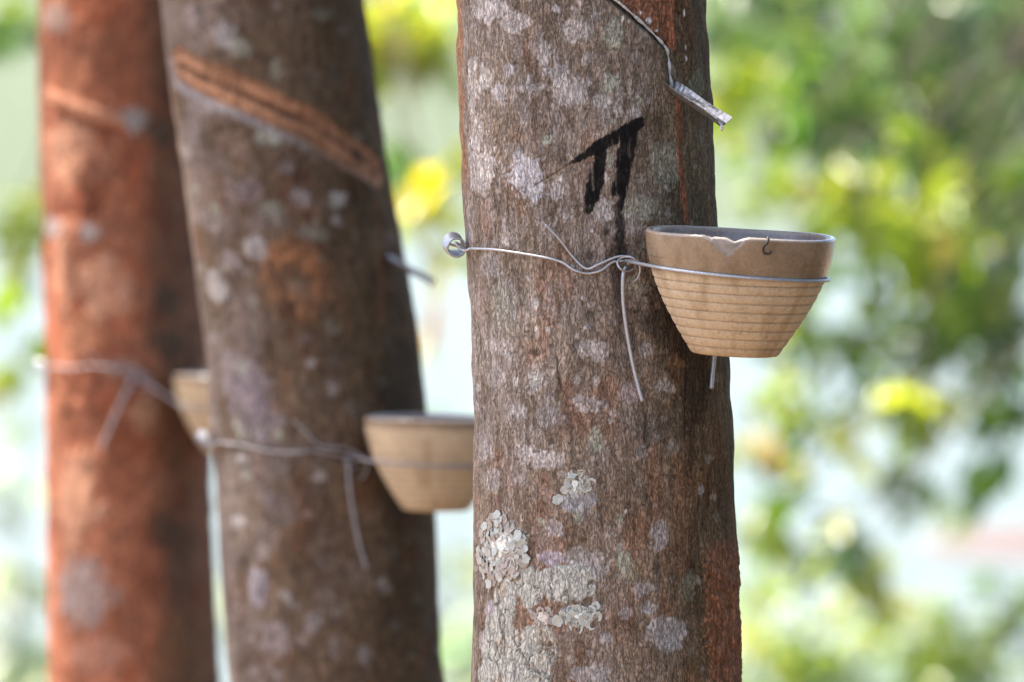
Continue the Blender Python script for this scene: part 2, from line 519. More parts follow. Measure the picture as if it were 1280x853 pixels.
def paint_front(T, u, v, q):
    A = np.array
    k = 0.6 * MM
    c, d, r = bark_base(q, T)
    n1 = fbm(q / 0.02, 91, 4); n2 = fbm(q / 0.005, 93, 3)
    U = lambda x, y: T.uv(x, y)
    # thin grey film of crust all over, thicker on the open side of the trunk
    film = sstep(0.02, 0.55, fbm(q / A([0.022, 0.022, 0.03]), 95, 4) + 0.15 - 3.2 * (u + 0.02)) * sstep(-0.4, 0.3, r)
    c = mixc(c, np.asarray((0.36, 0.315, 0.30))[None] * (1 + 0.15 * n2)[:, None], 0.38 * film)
    # olive algae on the other side, deepened to paint in that side's shade
    alg_shade = sstep(0.015, 0.085, u + 0.022 * n1)
    c = mixc(c, c * A([0.46, 0.43, 0.29])[None], 0.82 * alg_shade)
    # redder, smoother bark low down
    low = sstep(U(740, 520)[1], U(740, 640)[1], v + 0.02 * n1)
    c = mixc(c, c * A([0.96, 0.88, 0.80])[None], low * 0.8)
    spots = [(609, 13, 27, 17, LIL), (640, 28, 22, 16, LIL), (681, 66, 9, 18, LIL), (604, 97, 9, 14, WHT), (635, 87, 9, 11), (622, 116, 10, 13), (712, 115, 22, 18, LIL),
             (700, 90, 16, 14, GRY, .6), (763, 105, 11, 15, GRN), (590, 110, 8, 38, LIL, .7), (601, 210, 19, 38, LIL), (596, 160, 12, 22, LIL, .6), (658, 220, 28, 25, (0.55, 0.51, 0.52), .95), (722, 36, 19, 16, LIL, .65),
             (753, 128, 12, 8, WHT, .6), (696, 236, 9, 14), (753, 264, 17, 14, LIL), (684, 174, 8, 7, GRN), (793, 143, 9, 9, GRY), (694, 10, 9, 8), (766, 40, 14, 18, GRN, .7),
             (735, 75, 9, 9, GRY, .6), (665, 110, 26, 5, GRY, .5), (655, 150, 9, 16, GRY, .4), (745, 20, 10, 8, GRY, .5), (828, 205, 22, 30, GRN, .45), (800, 262, 22, 18, GRN, .5), (640, 185, 14, 8, GRY, .4),
             (737, 437, 24, 13, LIL, .75), (807, 439, 9, 9, GRY), (786, 493, 18, 15, (0.40, 0.32, 0.31)), (835, 483, 17, 10, GRY), (619, 434, 17, 12, LIL, .5), (668, 476, 13, 20, LIL, .6),
             (737, 505, 28, 13, GRY, .7), (645, 516, 14, 13, GRY, .7), (796, 358, 18, 16, GRN, .5), (629, 385, 20, 34, GRN, .35), (610, 330, 15, 20, GRY, .4), (615, 470, 12, 22, GRY, .4), (690, 520, 20, 14, GRY, .4),
             (674, 573, 32, 17, LIL, .85), (743, 551, 10, 20, GRN, .8), (725, 630, 22, 14, (0.40, 0.39, 0.40), .9), (692, 661, 15, 12, GRY, .7), (688, 698, 17, 11, (0.48, 0.42, 0.46)), (736, 701, 34, 20, GRY, .65),
             (826, 670, 13, 16, GRY, .7), (780, 705, 14, 22, (0.36, 0.38, 0.29)), (798, 712, 12, 18, (0.26, 0.19, 0.11), .7), (813, 760, 11, 11, GRY), (833, 793, 24, 23, GRY, .9), (861, 738, 13, 22, (0.17, 0.16, 0.11), .8),
             (618, 764, 12, 15, (0.50, 0.45, 0.48)), (736, 845, 22, 16, GRY), (782, 767, 9, 8, GRY, .7), (758, 797, 8, 8, GRY, .7), (607, 804, 12, 12, LIL, .7), (806, 738, 13, 10, GRY, .7), (877, 613, 5, 9, GRY, .7),
             (800, 565, 9, 9, GRY, .4), (840, 560, 10, 12, GRY, .25), (600, 560, 10, 20, GRY, .5), (612, 600, 14, 14, GRY, .5), (650, 600, 14, 10, GRY, .35), (870, 105, 14, 18, (0.20, 0.19, 0.12), .9)]
    rs = np.random.default_rng(5)
    for _ in range(170):
        x, y = rs.uniform(590, 900), rs.uniform(-60, 910)
        a = rs.uniform(2.0, 6.5)
        spots.append((x, y, a * rs.uniform(.7, 1.3), a * rs.uniform(.8, 1.7), [LIL, GRY, GRN, WHT][rs.integers(4)], rs.uniform(.3, .75) * (0.5 if x > 800 else 1)))
    c, d = patches(c, d, q, u, v, T, spots, 0)
    # flaking pale crust low on the trunk, cracked
    n3 = fbm(q / 0.007, 97, 3)
    cm = np.zeros_like(u)
    for (x, y, rx, ry) in [(628, 690, 29, 40), (722, 604, 16, 12), (724, 770, 24, 12), (632, 752, 14, 40), (622, 800, 22, 34), (646, 832, 38, 40), (672, 815, 22, 34), (664, 735, 16, 26), (700, 730, 26, 24), (722, 728, 20, 26), (620, 850, 26, 30)]:
        u0, v0 = U(x, y); st = 1 / max(math.cos(u0 / T.R0), .45)
        dd = np.hypot((u - u0) / (rx * k * st), (v - v0) / (ry * k))
        cm = np.maximum(cm, sstep(1.1, 0.92, dd + 0.35 * n3))
    crack = 1 - sstep(0.01, 0.07, np.abs(vn(q / A([0.011, 0.011, 0.045]), 99) + 0.35 * n3))
    crack = np.maximum(crack, 1 - sstep(0.0, 0.07, np.abs(vn(q / A([0.03, 0.03, 0.022]), 101) + 0.5 * n3)) )
    cc = A(CRU)[None] * (1 + 0.14 * n3 + 0.10 * r)[:, None]
    cc = mixc(cc, (0.42, 0.30, 0.20), sstep(0.15, 0.5, fbm(q / 0.015, 103, 2)) * 0.5)
    cc = mixc(cc, (0.11, 0.075, 0.055), crack * 0.75)
    cm = cm * sstep(-0.62, -0.40, fbm(q / 0.006, 111, 3) + 0.1)
    c = mixc(c, cc, cm); d = d * (1 - 0.5 * cm) + cm * (0.0009 - 0.0010 * crack)
    # old tapping scars: reddish strip up the left flank and a raw patch on the right flank
    u1, v1 = U(580, 235)
    mk = sstep(u1 + 0.010, u1 + 0.003, u + 0.005 * n2) * sstep(v1 - 0.02, v1 + 0.02, v + 0.01 * n1)
    c = mixc(c, A((0.30, 0.145, 0.075))[None] * (1 + 0.35 * r)[:, None], mk * 0.85)
    u2, v2 = U(884, 690)
    mk = sstep(u2 - 0.004, u2 + 0.002, u + 0.006 * n2 + 0.25 * np.minimum(v2 - v, 0.05) * 0.3) * sstep(v2 + 0.012, v2 - 0.004, v + 0.01 * n2)
    c = mixc(c, A((0.25, 0.105, 0.055))[None] * (1 + 0.4 * n2 + 0.3 * r)[:, None], mk * 0.85)
    d = d + mk * (0.002 + 0.0022 * n2 + 0.002 * n1)
    # freshly tapped panel at the top: shaved red bark above the latex channel
    ca, cb = U(762, -2), U(833, 60)
    slope = (cb[1] - ca[1]) / (cb[0] - ca[0])
    above = v - (ca[1] + slope * (u - ca[0]))
    ur = U(838, 30)[0]
    mk = sstep(-0.001, 0.001, above) * sstep(ur + 0.001, ur - 0.001, u) * sstep(cb[1] - 0.002, cb[1], v)
    c = mixc(c, A((0.23, 0.095, 0.05))[None] * (1 + 0.35 * n2 + 0.35 * vn(q / A([0.02, 0.02, 0.002]), 107))[:, None], mk * 0.92)
    d = d - 0.0032 * mk
    dist, t = seg_dist(u, v, ca, cb)
    g = sstep(0.0035, 0.001, dist); d = d - 0.003 * g; c = mixc(c, (0.05, 0.035, 0.028), g * 0.7)
    dist, t = seg_dist(u, v, U(834, 56), U(838, 110))
    g = sstep(0.0035, 0.001, dist); d = d - 0.0025 * g; c = mixc(c, (0.06, 0.04, 0.03), g * 0.7)
    # red-brown run below the spout
    for (p1, p2, wd) in [((845, 118), (847, 190), 3.8), ((847, 190), (858, 282), 4.8), ((839, 0), (840, 60), 3.2)]:
        dist, t = seg_dist(u, v, U(*p1), U(*p2))
        g = sstep(wd * k * 1.5, wd * k * 0.6, dist + 0.0008 * n2)
        c = mixc(c, A((0.25, 0.09, 0.045))[None] * (1 + 0.3 * n2)[:, None], g * 0.85); d = d + 0.0006 * g
    # white latex splashes
    for (x, y, a, b) in [(853, 17, 1.8, 5), (855, 60, 1.5, 4), (856, 74, 2, 4), (778, 24, 2, 4), (801, 16, 2, 3), (812, 26, 4, 4), (822, 38, 3, 2)]:
        u0, v0 = U(x, y)
        m = sstep(1.2, 0.7, np.hypot((u - u0) / (a * k), (v - v0) / (b * k)) + 0.4 * n2)
        c = mixc(c, (0.62, 0.60, 0.57), m); d = d + 0.0006 * m
    # black painted mark: a slanting stroke with two legs
    npt = vn(q / A([1.6 * MM, 1.6 * MM, 7 * MM]), 117)
    def stroke(p1, p2, w1, w2, soft=0.3):
        nonlocal c, d
        dist, t = seg_dist(u, v, U(*p1), U(*p2))
        wd = (w1 + (w2 - w1) * t) * k
        m = sstep(1.12, 0.88, dist / wd + soft * n2 + 0.18 * r + 0.18 * npt - 0.08)
        m = m * (1 - soft * 1.2 * sstep(0.45, 0.8, npt + 0.3 * n2 + 0.2 * dist / wd))
        c = mixc(c, (0.006, 0.005, 0.005), m * 0.97); d = d + 0.0003 * m
    stroke((716, 203), (748, 184), 2.2, 7.0, .2); stroke((748, 184), (800, 153), 8.0, 6.5, .2)
    stroke((752, 190), (747, 215), 7, 8, .45); stroke((747, 216), (740, 245), 10, 9, .45); stroke((740, 245), (735, 262), 8, 5, .5)
    stroke((785, 166), (780, 205), 10, 10, .35); stroke((780, 205), (774, 240), 10, 9, .35); stroke((776, 236), (777, 262), 6, 3, .6)
    dist, t = seg_dist(u, v, U(668, 232), U(716, 203))
    g = sstep(1.3 * k, 0.6 * k, dist + 0.0003 * n2); c = mixc(c, (0.10, 0.05, 0.02), g * 0.8); d = d - 0.0006 * g
    dist, t = seg_dist(u, v, U(672, 147), U(780, 148))
    g = sstep(1.1 * k, 0.4 * k, dist + 0.0003 * n2); c = mixc(c, (0.09, 0.035, 0.02), g * 0.5 * sstep(-0.5, 0.2, n2))
    # black mould spots where latex has run, round the wire knot; broad patches under the cup paint in its shade
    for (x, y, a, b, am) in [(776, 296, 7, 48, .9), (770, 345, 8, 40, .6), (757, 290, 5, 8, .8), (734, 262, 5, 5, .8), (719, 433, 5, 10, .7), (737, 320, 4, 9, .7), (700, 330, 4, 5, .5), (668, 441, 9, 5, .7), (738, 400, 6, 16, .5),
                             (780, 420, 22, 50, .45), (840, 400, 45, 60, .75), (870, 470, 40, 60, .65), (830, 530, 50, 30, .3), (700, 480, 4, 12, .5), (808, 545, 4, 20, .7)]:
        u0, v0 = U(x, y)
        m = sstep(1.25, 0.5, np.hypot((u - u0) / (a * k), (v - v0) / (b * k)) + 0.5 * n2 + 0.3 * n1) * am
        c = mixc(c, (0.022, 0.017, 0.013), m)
    # hairline cracks running down
    for (p1, p2) in [((857, 440), (857, 560)), ((697, 450), (699, 480)), ((808, 520), (803, 580))]:
        dist, t = seg_dist(u, v, U(*p1), U(*p2))
        g = sstep(1.2 * k, 0.4 * k, dist + 0.0006 * n2); c = c * (1 - 0.6 * g[:, None]); d = d - 0.0007 * g
    return np.clip(c, 0.004, 0.9), d

def paint_middle(T, u, v, q):
    A = np.array
    k = 0.6 * MM * (T.Y + DIST) / DIST
    c, d, r = bark_base(q, T, 200, (0.062, 0.037, 0.022), (0.20, 0.13, 0.082))
    n1 = fbm(q / 0.03, 291, 4); n2 = fbm(q / 0.008, 293, 3)
    U = lambda x, y: T.uv(x, y)
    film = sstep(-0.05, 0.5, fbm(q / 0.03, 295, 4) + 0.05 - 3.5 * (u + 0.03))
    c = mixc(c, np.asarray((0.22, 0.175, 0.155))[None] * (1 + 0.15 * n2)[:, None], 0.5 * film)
    alg_shade = sstep(0.0, 0.08, u + 0.03 * n1)  # algae towards the right, with that flank's shade painted in
    c = mixc(c, c * A([0.50, 0.48, 0.34])[None], 0.8 * alg_shade)
    LI = (0.31, 0.25, 0.235)
    spots = [(333, 172, 17, 13, (0.36, 0.37, 0.30)), (280, 45, 16, 18, GRY, .8), (300, 60, 14, 10, GRN, .6), (345, 85, 10, 14, GRN, .5), (250, 135, 24, 12, LI, .8), (240, 165, 10, 20, LI, .6), (290, 180, 22, 18, (0.25, 0.17, 0.13), .7),
             (320, 312, 17, 16, GRY, .95), (290, 325, 14, 12, LI), (268, 362, 16, 22, GRY, .9), (375, 248, 13, 14, LI, .9), (424, 248, 10, 10, GRY, .9), (340, 260, 20, 12, GRN, .5), (360, 210, 10, 8, LI, .7), (265, 280, 18, 14, LI, .6),
             (310, 240, 20, 22, (0.20, 0.15, 0.15), .7), (340, 275, 24, 12, LI, .4), (390, 290, 20, 12, GRN, .4), (300, 480, 32, 40, (0.27, 0.215, 0.225), .9), (320, 520, 30, 36, (0.25, 0.20, 0.21), .8), (290, 450, 20, 16, LI, .7),
             (326, 735, 15, 22, (0.32, 0.28, 0.30), .95), (298, 653, 10, 9, GRY, .9), (345, 800, 20, 26, LI, .8), (330, 620, 12, 10, LI, .6), (400, 595, 9, 9, (0.36, 0.30, 0.26), .9), (360, 748, 8, 9, GRY, .7), (478, 730, 8, 12, GRY, .5),
             (430, 760, 14, 9, (0.24, 0.18, 0.12), .6), (300, 572, 8, 8, WHT, .7), (310, 560, 10, 5, GRN, .4), (375, 800, 12, 12, LI, .5), (330, 690, 9, 12, LI, .6), (455, 820, 9, 14, GRY, .4), (245, 90, 12, 10, LI, .5), (400, 20, 12, 10, GRN, .3), (240, 20, 14, 18, LI, .6)]
    rs = np.random.default_rng(15)
    for _ in range(90):
        x, y = rs.uniform(230, 520), rs.uniform(-60, 910)
        x += (y - 430) * 0.11
        a = rs.uniform(4, 10)
        spots.append((x, y, a, a * rs.uniform(.8, 1.5), [LI, GRY, GRN][rs.integers(3)], rs.uniform(.2, .6) * (0.4 if x > 430 else 1)))
    c, d = patches(c, d, q, u, v, T, spots, 20)
    # slanting tapping cut: two raised lips with a dark groove
    path = [(222, 82), (300, 118), (390, 160), (440, 196), (470, 214)]
    pts = [U(*p) for p in path]
    best = np.full_like(u, 9.0); side = np.zeros_like(u)
    for a, b in zip(pts[:-1], pts[1:]):
        dist, t = seg_dist(u, v, a, b)
        dx, dy = b[0] - a[0], b[1] - a[1]
        sd_ = np.sign(dx * (v - a[1]) - dy * (u - a[0]))
        m = dist < best
        best = np.where(m, dist, best); side = np.where(m, sd_, side)
    sgn = best * side
    wd = 21 * k
    streak_ = vn(np.stack([u / 0.04, sgn / 0.004, 0 * u], 1), 307)
    wl = wd * (1.12 - 0.18 * sstep(-0.08, 0.08, u))
    m = sstep(wl * 1.12, wl * 0.90, best + 0.0022 * n2 + 0.0015 * n1)
    streak = vn(np.stack([u / 0.05, sgn / 0.0028, 0 * u], 1), 305)
    oc = A((0.37, 0.18, 0.098))[None] * (1 + 0.30 * n1 + 0.22 * n2 + 0.40 * streak)[:, None]
    c = mixc(c, oc, m * 0.92)
    gr = sstep(0.0052, 0.0012, np.abs(sgn - 0.0015 - 0.02 * (u + 0.02)) + 0.0025 * n2)
    c = mixc(c, (0.07, 0.032, 0.018), gr * 0.75)
    gr2 = sstep(0.0028, 0.0008, np.abs(sgn - 0.011) + 0.0016 * n2) * sstep(-0.02, 0.03, u)
    c = mixc(c, (0.09, 0.042, 0.024), gr2 * 0.6)
    d = d - m * 0.0030 + 0.0012 * m * streak - 0.0015 * gr
    edge = sstep(0.006, 0.002, np.abs(sgn + wd * 1.25)) * sstep(0.06, -0.03, u)
    c = mixc(c, (0.30, 0.26, 0.25), edge * 0.8)
    u0, v0 = U(448, 196)
    g = sstep(1.2, 0.6, np.hypot((u - u0) / (13 * k), (v - v0 + 0.4 * (u - u0)) / (9 * k)) + 0.3 * n2); c = mixc(c, (0.02, 0.012, 0.01), g * 0.85)
    # knot scar
    u0, v0 = U(370, 352)
    rr = np.hypot((u - u0) / (42 * k), (v - v0) / (52 * k)) + 0.40 * n2 + 0.35 * n1
    ring = np.exp(-((rr - 0.72) / 0.26) ** 2)
    body = sstep(1.05, 0.75, rr)
    c = mixc(c, A((0.185, 0.092, 0.048))[None] * (1 + 0.4 * n2 + 0.3 * n1)[:, None], body * 0.6)
    c = mixc(c, A((0.30, 0.125, 0.055))[None] * (1 + 0.4 * n2)[:, None], ring * 0.9 * sstep(-0.6, 0.5, n1 + 12 * (v - v0)))
    u1, v1 = U(358, 385)
    c = mixc(c, (0.05, 0.022, 0.014), sstep(1.2, 0.4, np.hypot((u - u1) / (11 * k), (v - v1) / (15 * k)) + 0.4 * n2) * 0.7)
    d = d + 0.0018 * ring
    dist, t = seg_dist(u, v, U(470, 215), U(476, 400))
    g = sstep(7 * k, 3 * k, dist + 0.003 * n2); c = mixc(c, A((0.17, 0.075, 0.035))[None] * (1 + 0.3 * n2)[:, None], g * 0.6)
    # darker patches around the cup
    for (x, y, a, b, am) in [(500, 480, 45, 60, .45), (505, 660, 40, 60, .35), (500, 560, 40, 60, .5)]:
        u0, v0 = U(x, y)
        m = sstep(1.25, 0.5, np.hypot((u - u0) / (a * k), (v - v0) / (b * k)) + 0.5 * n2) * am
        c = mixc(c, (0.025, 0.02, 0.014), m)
    u3, v3 = U(205, 100)
    fl = sstep(U(216, 250)[0] + 0.02, U(216, 250)[0] + 0.006, u + 0.006 * n2) * sstep(U(300, 470)[1], U(300, 380)[1], v)
    c = mixc(c, (0.34, 0.23, 0.17), fl * 0.6)
    return np.clip(c, 0.004, 0.9), d

def paint_left(T, u, v, q):
    A = np.array
    k = 0.6 * MM * (T.Y + DIST) / DIST
    c, d, r = bark_base(q, T, 400, (0.20, 0.058, 0.028), (0.46, 0.185, 0.10))
    n1 = fbm(q / 0.05, 491, 4); n2 = fbm(q / 0.012, 493, 3)
    U = lambda x, y: T.uv(x, y)
    c = c * (1 + 0.55 * n1 + 0.25 * n2)[:, None]; d = d + 0.002 * n1
    alg_shade = sstep(0.010, 0.065, u + 0.03 * n1)  # algae tint plus painted shade on the right of the trunk
    c = mixc(c, c * A([0.30, 0.42, 0.45])[None], 0.92 * alg_shade)
    D_ = (0.05, 0.042, 0.03)
    spots = [(167, 150, 18, 18, (0.32, 0.33, 0.31), .9), (66, 287, 15, 15, (0.42, 0.38, 0.37), .9), (112, 290, 16, 15, (0.33, 0.33, 0.31), .9), (155, 460, 22, 16, (0.36, 0.25, 0.20), .7), (178, 520, 18, 26, (0.40, 0.24, 0.14), .7),
             (100, 742, 36, 44, (0.36, 0.30, 0.27), .95), (80, 330, 18, 60, (0.52, 0.27, 0.165), .95), (90, 195, 45, 55, (0.52, 0.27, 0.165), .95), (95, 620, 26, 70, (0.52, 0.27, 0.165), .95), (130, 360, 40, 50, (0.52, 0.27, 0.165), .95),
             (65, 20, 24, 22, (0.25, 0.20, 0.17), .8), (112, 225, 22, 50, (0.16, 0.05, 0.024), .9), (115, 255, 16, 24, (0.12, 0.04, 0.02), 1), (85, 330, 12, 40, (0.17, 0.06, 0.03), .95), (150, 560, 26, 40, (0.17, 0.06, 0.03), .8), (80, 520, 16, 50, (0.19, 0.07, 0.035), .8), (150, 90, 40, 40, (0.20, 0.07, 0.035), .7), (120, 820, 40, 24, (0.44, 0.22, 0.15), .8), (200, 165, 22, 22, D_, .8), (210, 375, 20, 22, D_, .8), (205, 430, 30, 20, D_, .8),
             (200, 660, 22, 26, D_, .7), (225, 690, 26, 60, D_, .6), (65, 90, 14, 30, (0.22, 0.07, 0.03), .7), (125, 640, 12, 12, (0.48, 0.27, 0.17), .8), (100, 420, 30, 30, (0.44, 0.21, 0.11), .5), (230, 820, 40, 60, (0.14, 0.08, 0.04), .6)]
    c, d = patches(c, d, q, u, v, T, spots, 40, 0.0008)
    dist, t = seg_dist(u, v, U(60, 118), U(150, 152))
    g = sstep(10 * k, 5 * k, dist + 0.003 * n2); c = mixc(c, (0.46, 0.22, 0.13), g * 0.7); d = d + 0.004 * g
    dist, t = seg_dist(u, v, U(75, 140), U(140, 165))
    g = sstep(7 * k, 2 * k, dist + 0.003 * n2); c = mixc(c, (0.13, 0.04, 0.02), g * 0.7); d = d - 0.004 * g
    return np.clip(c, 0.004, 0.9), d

T1 = Trunk(0.0, [(0, 569, 883), (120, 573, 892), (280, 579, 899), (440, 587, 910), (650, 590, 917), (853, 588, 925)])
T2 = Trunk(1.8, [(0, 198, 456), (197, 226, 486), (398, 250, 519), (612, 270, 543), (853, 285, 557)])
T3 = Trunk(3.3, [(0, 46, 248), (400, 53, 256), (620, 57, 265), (853, 60, 279)])

def rubber_tree(T, paint, du, dz, label, seed):
    top_z = T.z[-1]
    root = empty('rubber_tree', (float(T.cx(0)), T.Y, 0.0))
    tag(root, label, 'tree', 'rubber trees tapped for latex')
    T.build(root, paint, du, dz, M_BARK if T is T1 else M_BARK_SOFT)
    rs = np.random.default_rng(seed)
    top = np.array([T.cx(top_z), T.Y, top_z])
    lv = Leaves()
    tips = []
    for b in range(5):
        a = b * 2 * math.pi / 5 + rs.uniform(-.4, .4)
        dr = np.array([math.cos(a), math.sin(a), 0])
        L = rs.uniform(1.4, 2.1)
        pth = smooth_path([top - [0, 0, .15], top + dr * L * .3 + [0, 0, L * .55], top + dr * L * .65 + [0, 0, L * 1.05], top + dr * L + [0, 0, L * 1.35]], 5)
        V, F = tube(pth, np.linspace(0.06, 0.012, len(pth)), 8)
        mesh_obj('limb', V, F, M_TWIG, root)
        tips += [pth[k] for k in range(6, len(pth))]
    for _ in range(1500):
        c = tips[rs.integers(len(tips))] + rs.normal(size=3) * np.array([.75, .75, .45])
        lv.cluster(c, rs.normal(size=3) * .6, 0.21, GREEN + DARK, 3)
    cr = lv.build('crown', root)
    cr['kind'] = 'stuff'
    return root

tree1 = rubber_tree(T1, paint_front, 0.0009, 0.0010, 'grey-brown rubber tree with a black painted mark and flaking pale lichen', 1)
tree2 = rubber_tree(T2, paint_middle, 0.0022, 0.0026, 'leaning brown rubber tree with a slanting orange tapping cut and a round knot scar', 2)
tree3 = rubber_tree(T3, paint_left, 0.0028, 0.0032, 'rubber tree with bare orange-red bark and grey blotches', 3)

# latex left in the tapping channel of the first tree
def bark_line(T, pix, off):
    return smooth_path([T.hit(x, y, off)[0] for (x, y) in pix], 6)
pth = bark_line(T1, [(762, -6), (784, 12), (806, 32), (824, 50), (834, 62)], -0.0008)
rr = 0.0011 + 0.0006 * np.sin(np.arange(len(pth)) * 1.1) * np.cos(np.arange(len(pth)) * 0.37)
V, F = tube(pth, rr, 7); mesh_obj('latex_streak', V, F, M_LATEX, tree1)
pth = bark_line(T1, [(833, 60), (836, 75), (837, 92), (840, 109)], -0.0006)
rr = 0.0012 + 0.0005 * np.sin(np.arange(len(pth)) * 0.9)
V, F = tube(pth, rr, 7); mesh_obj('latex_streak', V, F, M_LATEX, tree1)
# ------------------------------------------------------------------ foliose lichen: rosettes of single lobes
def lobe_mesh(seed, mat):
    """thin frilled lobe, its wavy margin lifted off the bark"""
    rs = np.random.default_rng(seed)
    n = 16
    V, F = [(0, 0, 0.02)], []
    fr, ph = 2.5 + 0.5 * (seed % 3), rs.uniform(0, 6)
    for (r, z, wv) in [(0.5, 0.05, 0.02), (0.93, 0.20, 0.10), (1.0, 0.17, 0.12), (0.9, 0.05, 0.08)]:
        for k in range(n):
            a = 2 * math.pi * k / n
            w_ = 0.80 + 0.30 * abs(math.cos(fr * a + ph)) ** 0.7 + 0.12 * math.sin(a + seed) + rs.uniform(-.04, .04)
            V.append((r * w_ * math.cos(a), r * w_ * math.sin(a), z + wv * math.sin(3 * a + seed) * r))
    for k in range(n):
        k2 = (k + 1) % n
        F.append((0, 1 + k, 1 + k2))
        for j in range(3):
            F.append((1 + j * n + k, 1 + (j + 1) * n + k, 1 + (j + 1) * n + k2, 1 + j * n + k2))
    me = bpy.data.meshes.new('lobe')
    me.from_pydata(V, [], F); me.materials.append(mat)
    for p in me.polygons: p.use_smooth = True
    me.update()
    return me
LOBES = {False: [lobe_mesh(s, M_LICHEN) for s in (1, 2, 3)], True: [lobe_mesh(s, M_LICHEN_PINK) for s in (4, 5, 6)]}

def lichen(T, tree, lobes, label, seed, pink=0.0):
    rs = np.random.default_rng(seed)
    cx = np.mean([l[0] for l in lobes]); cy = np.mean([l[1] for l in lobes])
    c0, _, _ = T.hit(cx, cy, 0.0006)
    # thin thallus under the lobes
    V = []; F = []
    n = 14
    spread = max(6, np.std([l[0] for l in lobes]) * 1.2), max(6, np.std([l[1] for l in lobes]) * 1.2)
    V.append(T.hit(cx, cy, 0.0022)[0])
    for k in range(n):
        a = 2 * math.pi * k / n
        w_ = rs.uniform(.8, 1.15)
        V.append(T.hit(cx + spread[0] * w_ * math.cos(a), cy + spread[1] * w_ * math.sin(a), 0.0008)[0])
    F = [(0, 1 + (k + 1) % n, 1 + k) for k in range(n)]
    base = mesh_obj('lichen_rosette', V, F, M_LICHEN_PINK if pink > .5 else M_LICHEN, tree)
    base['label'] = label
    for (x, y, r) in lobes:
        p, th, nn = T.hit(x, y, 0.0004 + rs.uniform(0, 0.0014))
        pk = rs.random() < pink
        o = mesh_obj('lobe', None, None, None, base, data=LOBES[bool(pk)][rs.integers(3)])
        z = Vector(nn) + Vector(rs.normal(size=3) * 0.20); z.normalize()
        m = z.to_track_quat('Z', 'Y').to_matrix() @ Matrix.Rotation(rs.uniform(0, 6.28), 3, 'Z')
        loc = Vector(p) - Vector(tree.location) - Vector(base.location)
        s = r * 0.66 * MM
        o.matrix_local = Matrix.Translation(loc) @ m.to_4x4() @ Matrix.Diagonal((s, s * rs.uniform(.8, 1.15), s * 0.9, 1))

rs = np.random.default_rng(77)
A_l = []
tries = 0
while len(A_l) < 105 and tries < 4000:
    tries += 1
    x, y = rs.uniform(596, 660), rs.uniform(644, 738)
    an = math.atan2(y - 688, x - 628)
    if math.hypot((x - 628) / 33, (y - 688) / 46) > 0.88 + 0.16 * math.sin(3 * an + 1) + 0.12 * math.sin(7 * an): continue
    if x < 610 and y > 722: continue
    if all(math.hypot(x - a[0], y - a[1]) > 5.2 for a in A_l): 
        e = math.hypot((x - 628) / 33, (y - 688) / 46)
        A_l.append((x, y, rs.uniform(4.5, 7.0) if e > 0.72 else rs.uniform(3.6, 6.0)))
lichen(T1, tree1, A_l, 'crumbly pinkish-white rosette of lichen at the bark edge', 5, 0.45)
lichen(T1, tree1, [(716, 593, 6), (727, 592, 5.5), (733, 607, 7), (722, 605, 7), (712, 604, 6), (739, 604, 6), (698, 624, 6.5), (706, 612, 5), (719, 616, 6), (730, 615, 5)], 'small white lichen rosette on plain bark', 6)
lichen(T1, tree1, [(697, 777, 7.5), (706, 770, 6), (716, 772, 8), (722, 783, 8), (732, 775, 8), (741, 780, 7), (746, 771, 6.5), (738, 764, 7), (729, 765, 6), (720, 762, 6), (713, 763, 5), (745, 758, 5)], 'white lobed lichen fringe below grey crust', 7)
lichen(T1, tree1, [(668, 770, 5), (675, 764, 5), (682, 770, 5.5), (672, 779, 5.5), (680, 783, 5), (688, 776, 4.5), (664, 763, 4), (685, 762, 4), (676, 790, 4.5), (690, 767, 4)], 'ruffled pinkish lichen between the crust plates', 8, 1.0)

# ------------------------------------------------------------------ latex cups
CUP_PROFILE = [(0.0, -0.0935), (0.028, -0.0935), (0.0318, -0.0932), (0.0330, -0.0915)]
GROOVES = [-0.0370 - 0.0071 * i for i in range(8)]
def cup_profile():
    """(r, z, kind) rim at z=0; kind 0 body, 1 glaze, 2 inside"""
    pr = [(0.0, -0.0935, 0), (0.029, -0.0935, 0), (0.0316, -0.0930, 0)]
    ctrl_z = np.array([-0.0920, -0.068, -0.0295, -0.012, -0.002])
    ctrl_r = np.array([0.0328, 0.0478, 0.0655, 0.0695, 0.0705])
    zz = np.linspace(-0.0920, -0.002, 150)
    co = np.polyfit(ctrl_z, ctrl_r, 3)
    grooves = GROOVES
    for z in zz:
        r = np.polyval(co, z)
        for g in grooves:
            r -= 0.0006 * math.exp(-((z - g) / 0.0005) ** 2)
        # each throw-ring swells a little between grooves
        if z < -0.037:
            r += 0.00010 * math.sin((z + 0.0370) / 0.0071 * 2 * math.pi - 1.57)
        pr.append((r, z, 1 if z > -0.0300 else 0))
    ro = pr[-1][0]
    for a in np.linspace(0.2, 2.9, 7):
        pr.append((ro - 0.0022 + 0.0022 * math.cos(a), -0.002 + 0.0020 * math.sin(a), 1))
    for z in np.linspace(-0.004, -0.086, 26):
        pr.append((np.polyval(co, z) - 0.0045 - 0.002 * (-z / 0.09), z, 2))
    pr.append((0.012, -0.0875, 2)); pr.append((0.0, -0.0878, 2))
    return pr

